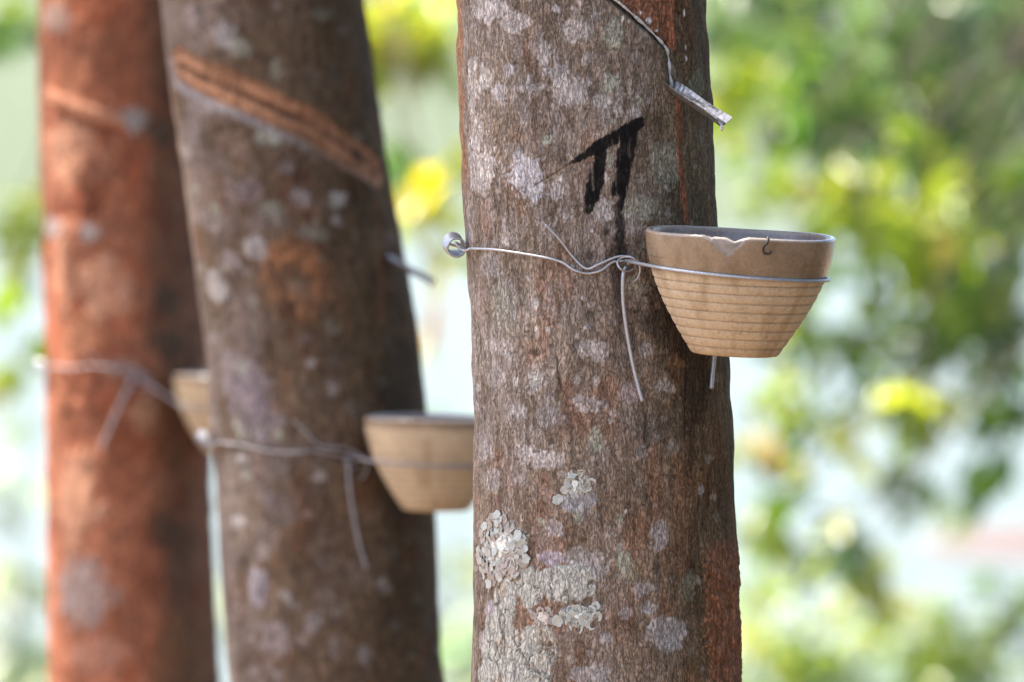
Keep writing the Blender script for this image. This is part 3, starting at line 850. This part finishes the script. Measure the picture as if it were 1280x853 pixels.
def make_cup(name, loc, tilt, roll, label, chip_phi=None, seed=0, scale=1.0, band=0.0300):
    pr = cup_profile()
    n = 220
    ph = np.linspace(0, 2 * math.pi, n, endpoint=False)      # 0 faces -Y
    Rr = np.array([p[0] for p in pr]); Zz = np.array([p[1] for p in pr]); Kk = np.array([p[2] for p in pr])
    PH, RR = np.meshgrid(ph, Rr); _, ZZ = np.meshgrid(ph, Zz); _, KK = np.meshgrid(ph, Kk)
    PH, RR, ZZ, KK = PH.ravel(), RR.ravel(), ZZ.ravel(), KK.ravel()
    q = np.stack([RR * np.sin(PH), -RR * np.cos(PH), ZZ], 1)
    n1 = fbm(q / 0.02 + seed, 601, 4); n2 = fbm(q / 0.006 + seed, 605, 3)
    RR = RR * (1 + 0.006 * np.sin(2 * PH + seed))
    ZZ = ZZ + 0.0006 * np.sin(3 * PH + 1 + seed) * (ZZ > -0.02)
    tan = np.array((0.49, 0.372, 0.243)); glaze = np.array((0.25, 0.172, 0.108)); inner = np.array((0.22, 0.17, 0.16))
    col = np.where((KK == 0)[:, None], tan[None], np.where((KK == 1)[:, None], glaze[None], inner[None])) * (1 + 0.14 * n1 + 0.10 * n2)[:, None]
    # glaze runs out unevenly and the ware is greyer under the lip
    bandm = sstep(-band - 0.0045, -band + 0.0030, ZZ + 0.003 * n1) * (KK < 2)
    col = np.where((KK < 2)[:, None], tan[None] * (1 - bandm[:, None]) + glaze[None] * bandm[:, None], inner[None]) * (1 + 0.13 * n1 + 0.08 * n2)[:, None]
    for g in GROOVES:
        gm = np.exp(-((ZZ - g) / 0.0006) ** 2) * (KK == 0) * (0.75 + 0.5 * n2)
        col = mixc(col, (0.16, 0.085, 0.045), np.clip(gm, 0, 1) * 0.75)
    dirt = sstep(0.05, 0.6, fbm(np.stack([PH * 6, ZZ / 0.03, 0 * PH + seed], 1), 621, 4)) * (KK < 2)
    col = mixc(col, col * np.array([0.62, 0.56, 0.48])[None], dirt * 0.6)
    foot = sstep(-0.078, -0.093, ZZ + 0.006 * n1) * (KK == 0)
    col = mixc(col, col * np.array([0.75, 0.68, 0.58])[None], foot * 0.6)
    lipm = ((ZZ > -0.0022) & (KK == 1)).astype(float)
    col = mixc(col, (0.36, 0.29, 0.25), lipm * 0.6)
    spk = sstep(0.62, 0.75, vn(q / 0.0022 + 3 * seed, 611)) * (KK == 0)
    col = mixc(col, (0.14, 0.08, 0.05), spk * 0.35)
    gloss = np.where(KK == 0, 0.05, 0.85) * (1 - 0.25 * np.abs(n1)); gloss = np.maximum(gloss, bandm * 0.75)
    if chip_phi is not None:
        dphi = (PH - chip_phi + math.pi) % (2 * math.pi) - math.pi
        s = dphi * 0.070
        # V-shaped flake: wide at the lip, pointed below
        depth = -ZZ
        half = np.where(s < 0, 0.0180, 0.0115) * np.clip(1 - depth / 0.0150, 0, 1) + 0.0030 * n2
        m = sstep(0.0012, -0.0006, np.abs(s) - half) * (KK < 2) * (depth < 0.019)
        col = mixc(col, np.array((0.29, 0.245, 0.215))[None] * (1 + 0.5 * n2)[:, None], m * 0.8)
        gloss = gloss * (1 - 0.8 * m)
        RR = RR - 0.0011 * m * (KK < 2)
        notch = np.exp(-((s - 0.0035) / 0.0040) ** 2) * 0.0030 + np.exp(-((s + 0.0145) / 0.0012) ** 2) * 0.0010 + 0.0008 * m * (1 + n2)
        ZZ = ZZ - notch * sstep(-0.010, -0.001, ZZ)
        sc = sstep(0.0007, 0.0003, np.abs(s + 0.0035 + 0.0004 * n2)) * (KK == 0) * (ZZ > -0.082)
        col = mixc(col, (0.22, 0.13, 0.075), sc * 0.5)
    V = np.stack([RR * np.sin(PH), -RR * np.cos(PH), ZZ * 0.965], 1) * scale
    mc = n; nr = len(pr)
    i = np.arange((nr - 1) * mc); a = (i // mc) * mc; k = i % mc; k2 = (k + 1) % mc
    F = np.stack([a + k, a + k2, a + mc + k2, a + mc + k], 1)
    o = mesh_obj(name, V, F, M_CUP, None, True, col)
    at = o.data.attributes.new('Gloss', 'FLOAT', 'POINT')
    at.data.foreach_set('value', gloss.astype(np.float32))
    o.location = loc
    o.rotation_euler = (tilt, roll, 0)
    tag(o, label, 'cup', 'stoneware cups hung on the trunks')
    return o

def cup_frame(o):
    bpy.context.view_layer.update()
    return o.matrix_world.copy()

def outer_r(z):
    ctrl_z = np.array([-0.0920, -0.068, -0.0295, -0.012, -0.002]); ctrl_r = np.array([0.0328, 0.0478, 0.0655, 0.0695, 0.0705])
    return float(np.polyval(np.polyfit(ctrl_z, ctrl_r, 3), z))

def cup_on(T, px, py, label, tilt, roll, **kw):
    """rim centre seen at px,py; the cup leans with its rim against the bark"""
    Y = T.Y - 0.12
    for _ in range(10):
        c = P(px, py, Y)
        dx = c[0] - T.cx(c[2])
        need = T.R(c[2]) + 0.0715
        Y = T.Y - math.sqrt(max(need ** 2 - dx ** 2, 0.0))
    return make_cup('latex_cup', c, tilt, roll, label, **kw)

cup1 = cup_on(T1, 926, 291, 'tan stoneware latex cup with a chipped lip on the tree marked in black paint', rad(2.4), rad(2.9), chip_phi=rad(-8), seed=1)
cup2 = cup_on(T2, 546, 521, 'tan latex cup wired to the leaning tree, partly behind the marked trunk', rad(0.5), rad(0.6), seed=2, band=0.009)
cup3 = cup_on(T3, 292, 468, 'tan latex cup on the orange-barked tree, mostly hidden behind the leaning trunk', rad(0.5), rad(0.6), seed=3, band=0.009)

# black string of old latex hanging over the lip
Mw = cup_frame(cup1)
a0 = rad(15)
def cpt(r, z, ph=a0): return np.array((r * math.sin(ph), -r * math.cos(ph), z))
pth = smooth_path([cpt(0.066, -0.004), cpt(0.0685, 0.0012), cpt(0.0715, -0.002, a0 - .01), cpt(0.0712, -0.007, a0 - .05), cpt(0.0708, -0.0105, a0 - .035), cpt(0.0711, -0.0108, a0 + .02), cpt(0.0716, -0.0085, a0 + .035)], 5)
V, F = tube(pth, np.linspace(0.0009, 0.0005, len(pth)), 6)
o = mesh_obj('latex_string', V, F, M_DARKLATEX, None); o.parent = cup1

# ------------------------------------------------------------------ wire hangers
def wire_hanger(T, cup, pix_tie, tail, prong, spring_px, label, hoop_z=-0.0300, r=0.0012, prong2=None, coil_r=0.0070, seed=0, wm=None):
    wm = wm or M_WIRE
    Mw = cup_frame(cup)
    knot, kth, kn = T.hit(*pix_tie[-1], 0.004)
    root = empty('wire_hanger', knot)
    tag(root, label, 'wire', 'wire hangers holding the cups')
    rr = outer_r(hoop_z) + r
    # hoop round the cup, ends twisted against the bark
    pts = [knot]
    for an in np.linspace(rad(-64), rad(200), 34):
        tl = 0.0022 * math.sin(an)
        pts.append(np.array(Mw @ Vector((rr * math.sin(an), -rr * math.cos(an), hoop_z - tl + 0.001))))
    # far end finishes on the bark behind the cup
    th_end = math.atan2(pts[-1][0] - T.cx(pts[-1][2]), T.Y - pts[-1][1])
    V, F = tube(smooth_path(pts, 3), r * 1.15, 8); mesh_obj('hoop', V, F, wm, root)
    # tie wire lying on the bark, from the spring to the knot
    tp = [T.hit(x, y, 0.0022 + 0.0012 * (i % 2))[0] for i, (x, y) in enumerate(pix_tie)]
    pth = smooth_path(tp, 8)
    V, F = tube(pth, r * 0.8, 7); mesh_obj('tie_wire', V, F, wm, root)
    tl = [T.hit(x, y, off)[0] for (x, y, off) in tail]
    V, F = tube(smooth_path(tl, 8), r * 0.75, 7); mesh_obj('wire_tail', V, F, wm, root)
    # twisted loops at the knot
    e1 = np.array([math.cos(kth), math.sin(kth), 0.0]); e2 = np.array([0, 0, 1.0])
    k = 0.6 * MM * (T.Y + DIST) / DIST
    for j, (ox, oz, a, b, s0, s1) in enumerate([(2, -4, 12, 9, 0.2, 5.6), (10, -12, 8, 14, -1.6, 2.6)]):
        lp = []
        for t in np.linspace(s0, s1, 22):
            lp.append(knot + e1 * (ox + a * math.cos(t)) * k + e2 * (oz + b * math.sin(t)) * k + kn * (0.002 + 0.002 * math.sin(2 * t + j)))
        V, F = tube(lp, r * 0.75, 7); mesh_obj('twist', V, F, wm, root)
    # prongs hanging down the bark
    pp = [T.hit(x, y, off)[0] for (x, y, off) in prong]
    V, F = tube(smooth_path(pp, 8), r * 1.35, 8); mesh_obj('prong', V, F, wm, root)
    if prong2:
        pp = [T.hit(x, y, off)[0] for (x, y, off) in prong2]
        V, F = tube(smooth_path(pp, 8), r * 1.35, 8); mesh_obj('prong', V, F, wm, root)
    # spring on the flank of the trunk, its axis following the bark
    sx, sy = spring_px
    p, th, nn = T.hit(sx, sy, coil_r)
    z0 = p[2]
    lp = []
    turns, N = 15, 15 * 16
    for i in range(N + 1):
        t = i / N
        tt = th - t * 0.30
        base = T.at(tt, z0 + 0.004 * t, coil_r + r + 0.0006)
        nn = np.array([math.sin(tt), -math.cos(tt), 0])
        an = 2 * math.pi * turns * t
        lp.append(base + coil_r * (math.cos(an) * nn + math.sin(an) * e2))
    V, F = tube(lp, r * 0.72, 6); mesh_obj('spring', V, F, wm, root)
    # hook from the spring's mouth to the tie wire
    hp = [lp[8], T.at(th + 0.02, z0 + 0.004, coil_r * 1.5), T.at(th + 0.05, z0 - 0.002, coil_r * 0.8), tp[0]]
    V, F = tube(smooth_path(hp, 6), r * 0.8, 7); mesh_obj('hook', V, F, wm, root)
    # wire round the back of the trunk to the far side of the hoop
    th0 = th - 0.30
    bp = [lp[-1]]
    zk = knot[2]
    for t in np.linspace(0.06, 1, 40):
        tt = th0 + (th_end - 2 * math.pi - th0 + 0.0) * t
        bp.append(T.at(tt, z0 + (pts[-1][2] - z0) * t, 0.006))
    bp.append(pts[-1])
    V, F = tube(smooth_path(bp, 2), r * 0.8, 7); mesh_obj('back_wire', V, F, wm, root)
    return root

wire_hanger(T1, cup1, [(588, 311), (615, 312), (645, 316), (680, 322), (702, 328), (718, 338), (735, 342), (752, 338), (766, 328), (781, 326)],
            [(682, 281, 0.010), (700, 300, 0.006), (716, 321, 0.003), (733, 336, 0.004), (750, 330, 0.005), (772, 321, 0.005), (788, 322, 0.005), (796, 330, 0.004)],
            [(782, 334, 0.004), (779, 345, 0.006), (779, 375, 0.005), (783, 410, 0.004), (790, 450, 0.004), (797, 480, 0.005), (803, 502, 0.006)],
            (574, 310), 'galvanised wire with a coil spring and tail on the black-marked trunk',
            prong2=[(897, 400, 0.008), (895, 430, 0.008), (892, 455, 0.007), (889, 486, 0.007)])
wire_hanger(T2, cup2, [(272, 553), (300, 556), (330, 563), (360, 566), (395, 564), (420, 568), (440, 572)],
            [(365, 525, 0.010), (382, 540, 0.006), (398, 556, 0.004), (415, 560, 0.004), (430, 560, 0.005), (446, 566, 0.004)],
            [(436, 576, 0.005), (436, 600, 0.006), (441, 640, 0.006), (449, 680, 0.006), (458, 711, 0.007)],
            (263, 552), 'blurred wire hanger crossing the leaning brown trunk to its cup', r=0.0011, hoop_z=-0.046, coil_r=0.006, wm=M_WIRE_OLD)
wire_hanger(T3, cup3, [(66, 458), (90, 460), (115, 458), (140, 460), (160, 466), (172, 472)],
            [(110, 440, 0.010), (125, 452, 0.005), (140, 464, 0.004), (155, 458, 0.005), (170, 462, 0.005), (178, 470, 0.004)],
            [(166, 472, 0.006), (158, 490, 0.008), (146, 515, 0.010), (134, 542, 0.012), (126, 562, 0.014)],
            (59, 458), 'blurred wire hanger across the orange-red trunk', r=0.0012, hoop_z=-0.040, coil_r=0.004, wm=M_WIRE_OLD)

# ------------------------------------------------------------------ spouts: folded strips of tin driven into the bark
def spout(T, px, py, th_dir, L, drop, width, label):
    p, th, nn = T.hit(px, py, 0.0)
    root = empty('tapping_spout', p)
    tag(root, label, 'spout', 'tin spouts in the trunks')
    d = np.array([math.sin(th_dir), -math.cos(th_dir), 0.0]) * math.cos(drop) + np.array([0, 0, -math.sin(drop)])
    sx = np.cross(d, [0, 0, 1.0]); sx /= np.linalg.norm(sx)
    up = np.cross(sx, d)
    n, mseg = 14, 8
    V, F = [], []
    a0_ = p - d * 0.012
    prof = []
    for j in range(mseg + 1):                                  # shallow gutter section
        a = -1 + 2 * j / mseg
        prof.append((a * width * 0.5, 0.42 * width * (abs(a) ** 1.4)))
    th_ = 0.0007
    for i in range(n + 1):
        t = i / n
        c = a0_ + d * (L + 0.012) * t
        wf = 0.85 + 0.15 * t
        for (x, y) in prof: V.append(c + sx * x * wf + up * (y + 0.0004 * math.sin(9 * t + x * 900)))
        for (x, y) in prof: V.append(c + sx * x * wf + up * (y - th_ + 0.0004 * math.sin(9 * t + x * 900)))
    k = mseg + 1
    W = 2 * k
    for i in range(n):
        for j in range(mseg):
            a = i * W + j
            F.append((a, a + 1, a + W + 1, a + W))
            b = i * W + k + j
            F.append((b, b + W, b + W + 1, b + 1))
        for j in (0, mseg):
            a, b = i * W + j, i * W + k + j
            F.append((a, a + W, b + W, b) if j == 0 else (a, b, b + W, a + W))
    for i in (0, n):
        for j in range(mseg):
            a, b = i * W + j, i * W + k + j
            F.append((a, b, b + 1, a + 1) if i == 0 else (a, a + 1, b + 1, b))
    g = mesh_obj('gutter', V, F, M_TIN, root)
    g.data.shade_flat()
    # dried latex in the gutter and a drop at the mouth
    lp = [a0_ + d * (0.012 + L * t) + up * 0.0012 + sx * 0.0008 * math.sin(8 * t) for t in np.linspace(0.25, 0.985, 14)]
    V, F = tube(lp, np.array([0.0010 + 0.0005 * math.sin(3 + i * 1.7) for i in range(14)]), 7)
    mesh_obj('latex_film', V, F, M_LATEX, root)
    e = a0_ + d * (0.012 + L)
    V, F = tube([e + up * 0.001 - d * 0.002, e - up * 0.0008 + d * 0.0006, e - np.array([0, 0, 0.004])], [0.0012, 0.0016, 0.0006], 7)
    mesh_obj('latex_drop', V, F, M_LATEX, root)
    return root

spout(T1, 836, 113, rad(42), 0.063, rad(25), 0.016, 'bent tin spout sticking out of the marked trunk above the chipped cup')
spout(T2, 484, 326, rad(58), 0.056, rad(24), 0.012, 'blurred tin spout on the shaded flank of the leaning trunk')

# ------------------------------------------------------------------ trees behind
def back_tree(name, label, base, height, lean, clumps, fill, seed, Lf=0.13, group=None, trunk_r=0.09, dy=0.0, dens=1.0):
    """clumps: (px, py, rpx, n, Y, palette) inside the view; fill: (centre, radii, n, palette) for the rest of the crown"""
    rs = np.random.default_rng(seed)
    base = np.asarray(base, float)
    root = empty(name, base)
    tag(root, label, 'tree', group)
    top = base + np.array([lean[0], lean[1], height])
    tp = smooth_path([base - [0, 0, .3], base + (top - base) * .4 + rs.normal(size=3) * .05, top], 8)
    V, F = tube(tp, np.linspace(trunk_r, trunk_r * .3, len(tp)), 10)
    mesh_obj('trunk', V, F, M_TWIG, root)
    lv = Leaves()
    centres = []
    for (px, py, rp, n, Y, pal) in clumps:
        Y += dy; n = max(1, int(round(n * dens)))
        c = P(px, py, Y); k = 1e-4 * (Y + DIST)
        centres.append(c)
        for _ in range(n):
            g = rs.normal(size=3); g = g / np.linalg.norm(g) * rs.random() ** 0.45
            lv.cluster(c + g * np.array([rp * k, rp * k * 1.2, rp * k]), rs.normal(size=3) * .5, Lf, pal, 3)
    for (c, rd, n, pal) in fill:
        c = np.asarray(c, float); centres.append(c)
        for _ in range(n):
            g = rs.normal(size=3); g = g / np.linalg.norm(g) * rs.random() ** 0.4
            lv.cluster(c + g * np.asarray(rd), rs.normal(size=3) * .5, Lf, pal, 3)
    for c in centres:
        s = tp[rs.integers(len(tp) // 2, len(tp))]
        mid = (s + c) / 2 + np.array([0, 0, 0.15 * np.linalg.norm(c - s)])
        pth = smooth_path([s, mid, c], 6)
        V, F = tube(pth, np.linspace(0.009, 0.003, len(pth)), 6)
        mesh_obj('limb', V, F, M_TWIG, root)
    lv.build('crown', root)
    return root

g_near = GREEN + LIME
T_A = back_tree('broadleaf_tree', 'yellow-green broadleaf tree with drooping sprays, behind the chipped cup', (3.3, 17.0, -0.6), 4.4, (-0.3, 0, 0),
    [(930, 90, 50, 16, 10.2, LIME), (905, 160, 40, 10, 10.5, LIME), (1000, 155, 30, 8, 9.4, GREEN), (1060, 90, 70, 16, 10.6, GREEN), (1180, 110, 80, 22, 11, GREEN + DARK), (1240, 40, 80, 22, 11, DARK),
     (1000, 40, 70, 16, 11, GREEN + DARK), (1120, 30, 70, 18, 11, DARK + GREEN),
     (1130, 190, 80, 28, 10.4, g_near), (1050, 250, 70, 22, 10.3, LIME), (960, 220, 50, 10, 10.5, LIME), (1180, 280, 80, 26, 10.2, LIME), (1260, 230, 60, 18, 10.6, GREEN), (1110, 330, 60, 16, 10.3, g_near),
     (1220, 350, 70, 22, 10.3, LIME + GREEN), (1150, 420, 60, 17, 10.6, DARK + GREEN), (1240, 430, 60, 19, 10.5, DARK + GREEN), (1080, 440, 40, 12, 10.5, GREEN), (1160, 505, 44, 20, 10.0, LIME), (1110, 500, 30, 8, 10.0, LIME),
     (1000, 400, 50, 10, 10.7, g_near), (975, 485, 30, 8, 10.2, LIME), (930, 540, 30, 5, 10.4, LIME), (940, 350, 40, 8, 10.8, LIME), (1000, 330, 50, 10, 10.6, g_near), (1180, 620, 40, 7, 10.6, g_near), (1235, 590, 40, 9, 10.6, GREEN), (1010, 530, 40, 8, 10.6, g_near), (1060, 550, 30, 6, 10.2, LIME), (1260, 500, 40, 14, 10.6, GREEN), (985, 600, 40, 11, 10.4, g_near), (1120, 600, 46, 9, 10.5, GREEN), (1040, 660, 45, 12, 10.3, g_near),
     (1085, 720, 45, 12, 10.3, LIME), (960, 660, 36, 9, 10.4, LIME), (1050, 690, 16, 2, 9.6, DARK)],
    [((3.7, 17.2, 2.4), (1.1, 1.2, 1.3), 300, g_near), ((3.0, 17.4, 3.4), (1.4, 1.2, 0.9), 160, GREEN), ((3.6, 17.0, 0.9), (1.1, 1.2, 0.9), 240, g_near)], 31, 0.115, dy=6.5, dens=0.85)
T_B = back_tree('broadleaf_tree', 'dark green tree farther off behind the yellow-green sprays', (5.2, 24.0, -2.0), 7.5, (-0.6, 0, 0),
    [(1000, 60, 120, 80, 23.5, DARK + GREEN), (1130, 110, 130, 70, 24, DARK + GREEN), (1250, 80, 130, 90, 24, DARK), (1190, 20, 120, 60, 24, DARK), (1080, 260, 90, 14, 24, GREEN + LIME), (1220, 250, 110, 60, 24, GREEN), (1200, 390, 90, 50, 24, DARK + GREEN), (960, 20, 70, 30, 24, GREEN)],
    [((5.5, 24.2, 3.2), (1.8, 1.8, 2.0), 400, DARK + GREEN)], 32, 0.16, trunk_r=0.14)
T_C = back_tree('broadleaf_tree', 'lime-leaved tree showing between the leaning trunk and the marked trunk', (-0.62, 18.0, -0.7), 4.4, (-0.25, 0, 0),
    [(500, 20, 60, 22, 11, YLIME), (560, 40, 40, 14, 11, YLIME), (470, 50, 40, 10, 11, YLIME), (540, 243, 20, 2, 10.4, YELLOW), (515, 265, 20, 2, 10.4, LIME), (550, 330, 22, 3, 10.3, YELLOW), (548, 365, 16, 1, 10.3, [(0.42, 0.22, 0.03)]),
     (500, 190, 30, 4, 11.5, GREEN), (575, 190, 25, 4, 11.5, LIME), (20, 260, 40, 8, 12, LIME), (15, 330, 40, 8, 12, LIME), (10, 440, 30, 6, 12, LIME), (20, 20, 40, 10, 12, GREEN), (420, 60, 60, 12, 11, YLIME), (560, 290, 30, 3, 11, LIME)],
    [((-0.6, 18.6, 3.6), (1.6, 1.0, 0.8), 60, LIME + GREEN), ((-3.0, 18.2, 1.6), (0.9, 1.0, 0.8), 160, g_near)], 33, 0.15, dy=6.5, dens=0.75)
T_D = back_tree('broadleaf_tree', 'pale low shrub at the water below the yellow-green tree', (3.3, 26.0, -2.2), 1.2, (0.1, 0, 0),
    [(1020, 800, 60, 12, 26, LIME + GREEN), (1090, 770, 50, 10, 26, LIME), (950, 780, 40, 8, 26, LIME), (960, 720, 40, 6, 26, LIME), (1040, 850, 60, 14, 26, GREEN), (1260, 740, 50, 12, 26, GREEN), (1170, 790, 50, 14, 26, GREEN + LIME), (1240, 800, 60, 18, 26, GREEN + LIME), (1200, 840, 60, 18, 26, GREEN), (1140, 840, 40, 10, 26, LIME), (980, 850, 40, 8, 26, LIME)],
    [((3.3, 26.0, -1.5), (1.2, 0.8, 0.5), 200, GREEN)], 34, 0.12, trunk_r=0.05)
PALE = [(0.30, 0.34, 0.20), (0.26, 0.31, 0.17), (0.33, 0.35, 0.24)]
WS = 'pale bushes in the shallows'
for i, (px, Y, h, lab, cl) in enumerate([
        (575, 44, 2.2, 'pale green bush in the water, seen between the leaning and the marked trunk', [(560, 560, 60, 10), (580, 700, 70, 16), (570, 820, 80, 22), (560, 440, 40, 5)]),
        (20, 46, 2.2, 'pale green bush in the water, seen beside the orange-red trunk', [(15, 620, 60, 12), (20, 740, 70, 16), (10, 830, 80, 20), (25, 500, 30, 3), (265, 760, 40, 10)]),
        (1010, 48, 1.9, 'pale green bush in the water below the drooping sprays', [(960, 760, 70, 16), (1040, 800, 80, 20), (1120, 830, 80, 22), (1240, 830, 70, 16), (950, 850, 60, 16), (1180, 740, 50, 6)])]):
    b_ = P(px, 800, Y); b_[2] = -3.6
    o = back_tree('waterside_bush', lab, b_, h, (0, 0, 0), [(a_[0], a_[1], a_[2], a_[3], Y, PALE) for a_ in cl], [((b_[0], Y, -2.2), (1.1, .8, .5), 60, PALE)], 60 + i, 0.28, WS, 0.05, dens=0.5 if i < 2 else 0.4)
    o['category'] = 'bush'
T_D['category'] = 'shrub'; T_D.name = 'leafy_shrub'

# unseen evergreens added beside the row to keep light off its right flank
EV = 'unseen evergreens added to shade the tapped trees'
for i, (x, y, h) in enumerate([(2.3, 0.6, 2.6), (2.2, -1.6, 2.4), (2.4, -3.9, 2.6)]):
    back_tree('shade_evergreen', 'unseen dense dark evergreen added beside the tapped trees to shade them', (x, y, 0), h, (0.05, 0, 0), [],
        [((x, y, 1.0), (0.95, 1.2, 0.95), 520, DARK), ((x, y, 2.2), (1.0, 1.3, 0.9), 520, DARK), ((x, y, 3.3), (0.8, 1.1, 0.9), 380, DARK)], 50 + i, 0.15, EV, 0.07)

# leaves that stand out one by one
def single_leaf(tree, px, py, Y, L, W, d, col, roll, label):
    lv = Leaves(); p = P(px, py, Y)
    d = np.asarray(d, float); d /= np.linalg.norm(d)
    lv.add(p - d * L * .5, d, roll, L, W, col)
    o = lv.build('leaf', tree); o['label'] = label
single_leaf(T_A, 965, 565, 16.4, 0.12, 0.085, (0.1, 0.05, -1), (0.62, 0.24, 0.05), 0.3, 'withered orange leaf')
single_leaf(T_A, 998, 155, 15.4, 0.12, 0.105, (0.2, 0, -1), (0.12, 0.30, 0.01), 0.2, 'bright green leaf')
single_leaf(T_A, 1125, 222, 14.8, 0.13, 0.045, (-0.25, 0, -1), (0.03, 0.09, 0.01), 0.2, 'dark green hanging leaf')
single_leaf(T_A, 1052, 688, 15.0, 0.13, 0.04, (-0.35, 0, -1), (0.035, 0.06, 0.01), 0.1, 'dark drooping leaf')
single_leaf(T_C, 541, 243, 16.5, 0.13, 0.075, (0.5, 0, 0.7), (0.48, 0.42, 0.03), 0.2, 'yellow leaf')
single_leaf(T_C, 552, 335, 16.5, 0.18, 0.09, (0.1, 0, -1), (0.44, 0.34, 0.03), 0.2, 'yellowed leaf')
